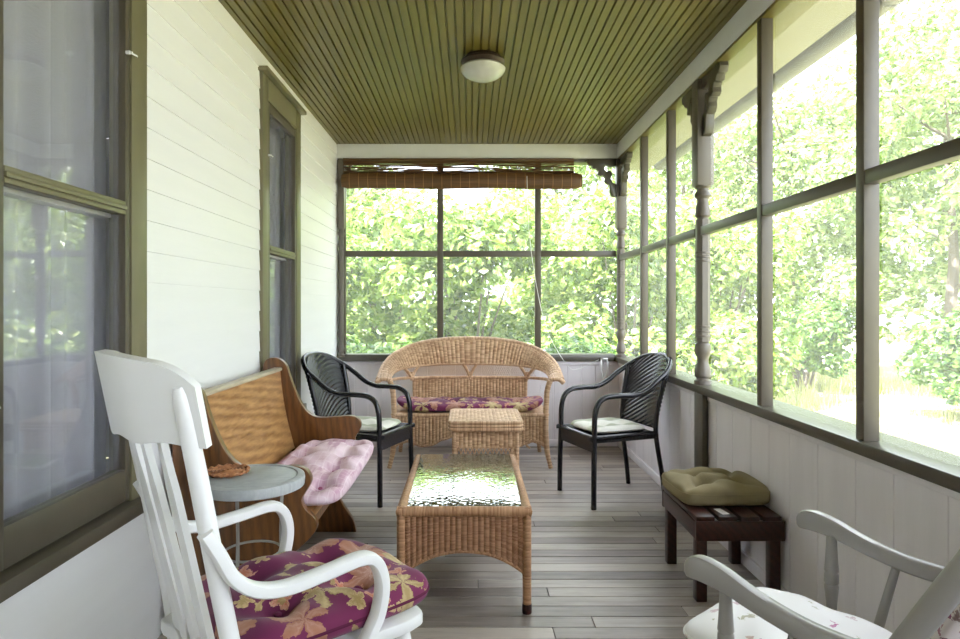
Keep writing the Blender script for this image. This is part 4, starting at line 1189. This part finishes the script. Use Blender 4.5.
# ------------------------------------------------------------------ outdoors
gm = MB(); N = 40
vs = []; fs = []
for j in range(N+1):
    for i in range(N+1):
        x = -30 + 70*i/N; y = -20 + 70*j/N
        vs.append((x, y, -0.55 + 0.12*math.sin(x*0.5)*math.cos(y*0.4)))
for j in range(N):
    for i in range(N): fs.append([j*(N+1)+i, j*(N+1)+i+1, (j+1)*(N+1)+i+1, (j+1)*(N+1)+i])
gm.add(vs, fs); struct('ground', gm, M['ground'])

def leaf_mesh(name, blobs, n, size, mat, seed, shell=0.75):
    rnd = random.Random(seed); vs = []; fs = []
    wts = [b[3]*b[3] for b in blobs]; tot = sum(wts)
    for bi, (bx_, by_, bz, br) in enumerate(blobs):
        for _ in range(int(n*wts[bi]/tot)):
            d = Vector((rnd.gauss(0, 1), rnd.gauss(0, 1), rnd.gauss(0, 1))).normalized()
            r = br*(shell + (1-shell)*rnd.random()) if rnd.random() < 0.8 else br*rnd.random()
            c = Vector((bx_, by_, bz)) + Vector((d.x*r, d.y*r, d.z*r*0.85))
            nn = (d*0.6 + Vector((rnd.gauss(0, .6), rnd.gauss(0, .6), 0.7+rnd.gauss(0, .5)))).normalized()
            a = nn.orthogonal().normalized(); a = Matrix.Rotation(rnd.uniform(0, 2*PI), 3, nn) @ a
            b = nn.cross(a); s = size*rnd.uniform(0.6, 1.35); w = s*0.36
            o = len(vs)
            vs += [tuple(c - a*s*0.5), tuple(c + b*w - a*s*0.05 + nn*w*0.25), tuple(c + a*s*0.55), tuple(c - b*w - a*s*0.05 + nn*w*0.25)]
            fs += [[o, o+1, o+2], [o, o+2, o+3]]
    me = bpy.data.meshes.new(name); me.from_pydata(vs, [], fs); me.materials.append(mat); me.update()
    return me
def blobs(rnd, n, rx, ry, z0, z1, r0, r1):
    out = []
    for _ in range(n):
        a = rnd.uniform(0, 2*PI); q = math.sqrt(rnd.random()); f = rnd.random()
        k = 1 - 0.5*abs(f-0.45)
        out.append((rx*q*k*math.cos(a), ry*q*k*math.sin(a), z0+(z1-z0)*f, rnd.uniform(r0, r1)))
    return out
def make_plant(kind, seed):
    rnd = random.Random(seed)
    if kind == 'shrub':
        bl_ = blobs(rnd, 22, 1.15, 1.0, 0.35, 2.9, 0.35, 0.6); n = 11000; sz = 0.105; mat = M['leafA']
    elif kind == 'bush':
        bl_ = blobs(rnd, 16, 1.0, 0.9, 0.2, 1.4, 0.3, 0.5); n = 5200; sz = 0.10; mat = M['leafC']
    else:
        bl_ = blobs(rnd, 34, 1.9, 1.9, 1.6, 6.6, 0.5, 0.95); n = 13000; sz = 0.14; mat = M['leafB']
    root = bpy.data.objects.new({'shrub': 'leafy_shrub', 'bush': 'low_bush', 'tree': 'leafy_tree'}[kind], None); COL.objects.link(root)
    f = bpy.data.objects.new('foliage', leaf_mesh('foliage', bl_, n, sz, mat, seed)); COL.objects.link(f); f.parent = root; f['kind'] = 'stuff'
    mb = MB()
    if kind == 'tree':
        tr = spl([(0, 0, -0.1), (0.05, 0.02, 1.2), (-0.05, 0.06, 2.6), (0.1, 0, 4.4), (0.05, 0.05, 6.0)], 5)
        mb.tube(tr, [0.14 - 0.115*i/(len(tr)-1) for i in range(len(tr))], 8)
        for k in range(9):
            z = 1.5 + 0.45*k; a = rnd.uniform(0, 6.28); L = rnd.uniform(0.9, 1.8)
            mb.tube(spl([(0, 0.03, z), (L*0.4*math.cos(a), L*0.4*math.sin(a), z+0.25), (L*math.cos(a), L*math.sin(a), z+0.8)], 4), [0.05 - 0.042*i/8 for i in range(9)], 6)
    else:
        for k in range(9):
            a = rnd.uniform(0, 6.28); L = rnd.uniform(0.3, 0.9); H = 2.6 if kind == 'shrub' else 1.3
            mb.tube(spl([(0.08*math.cos(a), 0.08*math.sin(a), -0.1), (L*0.4*math.cos(a), L*0.4*math.sin(a), H*0.4), (L*math.cos(a), L*math.sin(a), H*rnd.uniform(0.75, 1))], 4), [0.032 - 0.026*i/8 for i in range(9)], 6)
    mb.build('trunk' if kind == 'tree' else 'stems', M['bark'], root)
    return root
PROTO = {}
def plant(kind, var, x, y, s, rz, label, group=None, sz=1.0):
    key = (kind, var)
    if key not in PROTO: o = PROTO[key] = make_plant(kind, 100*var + len(kind)*7)
    else: o = copy_tree(PROTO[key])
    o.location = (x, y, -0.52); o.rotation_euler = (0, 0, rz); o.scale = (s, s, s*sz)
    for k in ('label', 'group', 'category'):
        if k in o: del o[k]
    tag(o, label, 'tree' if kind == 'tree' else 'shrub', group)
    return o
plant('shrub', 1, -2.15, 8.3, 1.0, 0.3, 'bright green leafy shrub filling the left pane of the end screens')
plant('shrub', 2, 0.0, 8.8, 1.05, 1.3, 'bright green leafy shrub filling the middle pane of the end screens')
plant('shrub', 1, 2.1, 8.4, 1.0, 2.6, 'bright green leafy shrub filling the right pane of the end screens')
for i, (x, y, s, r) in enumerate([(-4.6, 10.6, 1.15, 1.0), (-1.5, 11.4, 1.2, 2.1), (1.4, 11.6, 1.2, 0.4), (4.2, 11.0, 1.1, 3.3)]):
    plant('shrub', 2 if i % 2 else 1, x, y, s, r, 'pale green shrub in the second row behind the end screens', 'second row of shrubs behind the end screens')
plant('bush', 1, -1.1, 6.9, 0.85, 0.9, 'low dark green bush just outside the end screens, left of centre')
plant('bush', 1, 1.1, 6.9, 0.85, 2.9, 'low dark green bush just outside the end screens, right of centre')
for i, (x, y, s, r) in enumerate([(-3.0, 15.5, 1.0, 0.5), (2.2, 16.0, 1.0, 1.9)]):
    plant('tree', 1+i % 2, x, y, s, r, 'pale leafy tree standing behind the shrubs beyond the end screens', 'trees beyond the end screens')
plant('tree', 1, 9.3, 7.2, 1.0, 0.7, 'tall yellow green tree seen through the nearest right screen')
plant('tree', 2, 8.6, 11.4, 1.0, 2.0, 'tall yellow green tree seen through the second nearest right screen')
plant('tree', 1, 7.8, 15.6, 1.05, 4.0, 'tall yellow green tree seen through the screen beside the turned post')
plant('tree', 2, 6.6, 20.0, 1.1, 5.0, 'tall yellow green tree seen through the farthest right screens')
for i, (x, y, s, r) in enumerate([(13.6, 9.6, 1.2, 1.0), (13.0, 14.6, 1.2, 2.2), (12.2, 19.6, 1.25, 3.2)]):
    plant('tree', 1+i % 2, x, y, s, r, 'pale tree in the wood behind the front row on the right', 'second row of trees on the right')
for i, (x, y, s, r) in enumerate([(10.4, 2.8, 1.0, 1.7)]):  # out of view, added to block sky at the front right
    plant('tree', 1+i % 2, x, y, s, r, 'added unseen tree at the wood edge, blocking sky light from the front right')
plant('bush', 2, 7.7, 9.3, 1.1, 0.3, 'dark green bush at the wood edge in the nearest right screen')
plant('bush', 2, 7.0, 13.4, 1.15, 1.6, 'dark green bush at the wood edge in the second right screen')
plant('bush', 1, 6.0, 17.6, 1.3, 3.6, 'dark green bush at the wood edge beyond the turned post')
plant('shrub', 2, 7.6, 5.7, 0.8, 3.9, 'leafy shrub at the wood edge beside the nearest right screen')

# tall dry grass of the meadow
rnd = random.Random(5); vs = []; fs = []
for _ in range(16000):
    x = rnd.uniform(2.2, 9.5); y = rnd.uniform(2.0, 17.0)
    h = rnd.uniform(0.12, 0.4)*(0.7 + 0.8*(rnd.random()**3)); a = rnd.uniform(0, 6.28); w = 0.006
    dx, dy = math.cos(a)*w, math.sin(a)*w; lx, ly = rnd.gauss(0, 0.08), rnd.gauss(0, 0.08)
    z = -0.58; o = len(vs)
    vs += [(x-dx, y-dy, z), (x+dx, y+dy, z), (x+lx, y+ly, z+h)]; fs.append([o, o+1, o+2])
me = bpy.data.meshes.new('meadow_grass'); me.from_pydata(vs, [], fs); me.materials.append(M['grass']); me.update()
o = bpy.data.objects.new('meadow_grass', me); COL.objects.link(o)
tag(o, 'sunlit dry meadow grass between the porch and the trees', 'grass', kind='stuff')

# ------------------------------------------------------------------ light, camera
w = bpy.data.worlds.new('sky'); SC.world = w; w.use_nodes = True
nt = w.node_tree; nt.nodes.clear()
wo = nt.nodes.new('ShaderNodeOutputWorld'); bg = nt.nodes.new('ShaderNodeBackground')
bg.inputs[0].default_value = (0.82, 0.90, 1.0, 1); bg.inputs[1].default_value = 2.1
nt.links.new(bg.outputs[0], wo.inputs[0])
sl = bpy.data.lights.new('sun', 'SUN'); sl.energy = 10.5; sl.angle = R(1.5); sl.color = (1.0, 0.97, 0.92)
so_ = bpy.data.objects.new('sun', sl); COL.objects.link(so_)
so_.rotation_euler = Vector((0.52, 0.42, -1.05)).to_track_quat('-Z', 'Y').to_euler()
so_.location = (-6, -5, 9)

cam = bpy.data.cameras.new('camera'); co = bpy.data.objects.new('camera', cam); COL.objects.link(co)
co.location = (0, 0, 1.16); co.rotation_euler = (PI/2, 0, 0)
cam.sensor_width = 36; cam.sensor_fit = 'HORIZONTAL'; cam.lens = 24.0
cam.shift_x = 10/960; cam.shift_y = -13.5/960
cam.clip_start = 0.02
SC.camera = co
SC.cycles.max_bounces = 10; SC.cycles.diffuse_bounces = 6; SC.cycles.transparent_max_bounces = 16
SC.cycles.use_denoising = True
SC.cycles.sample_clamp_indirect = 6
SC.view_settings.view_transform = 'Standard'; SC.view_settings.look = 'None'
SC.view_settings.gamma = 1; SC.view_settings.use_curve_mapping = False
SC.view_settings.exposure = 2.1
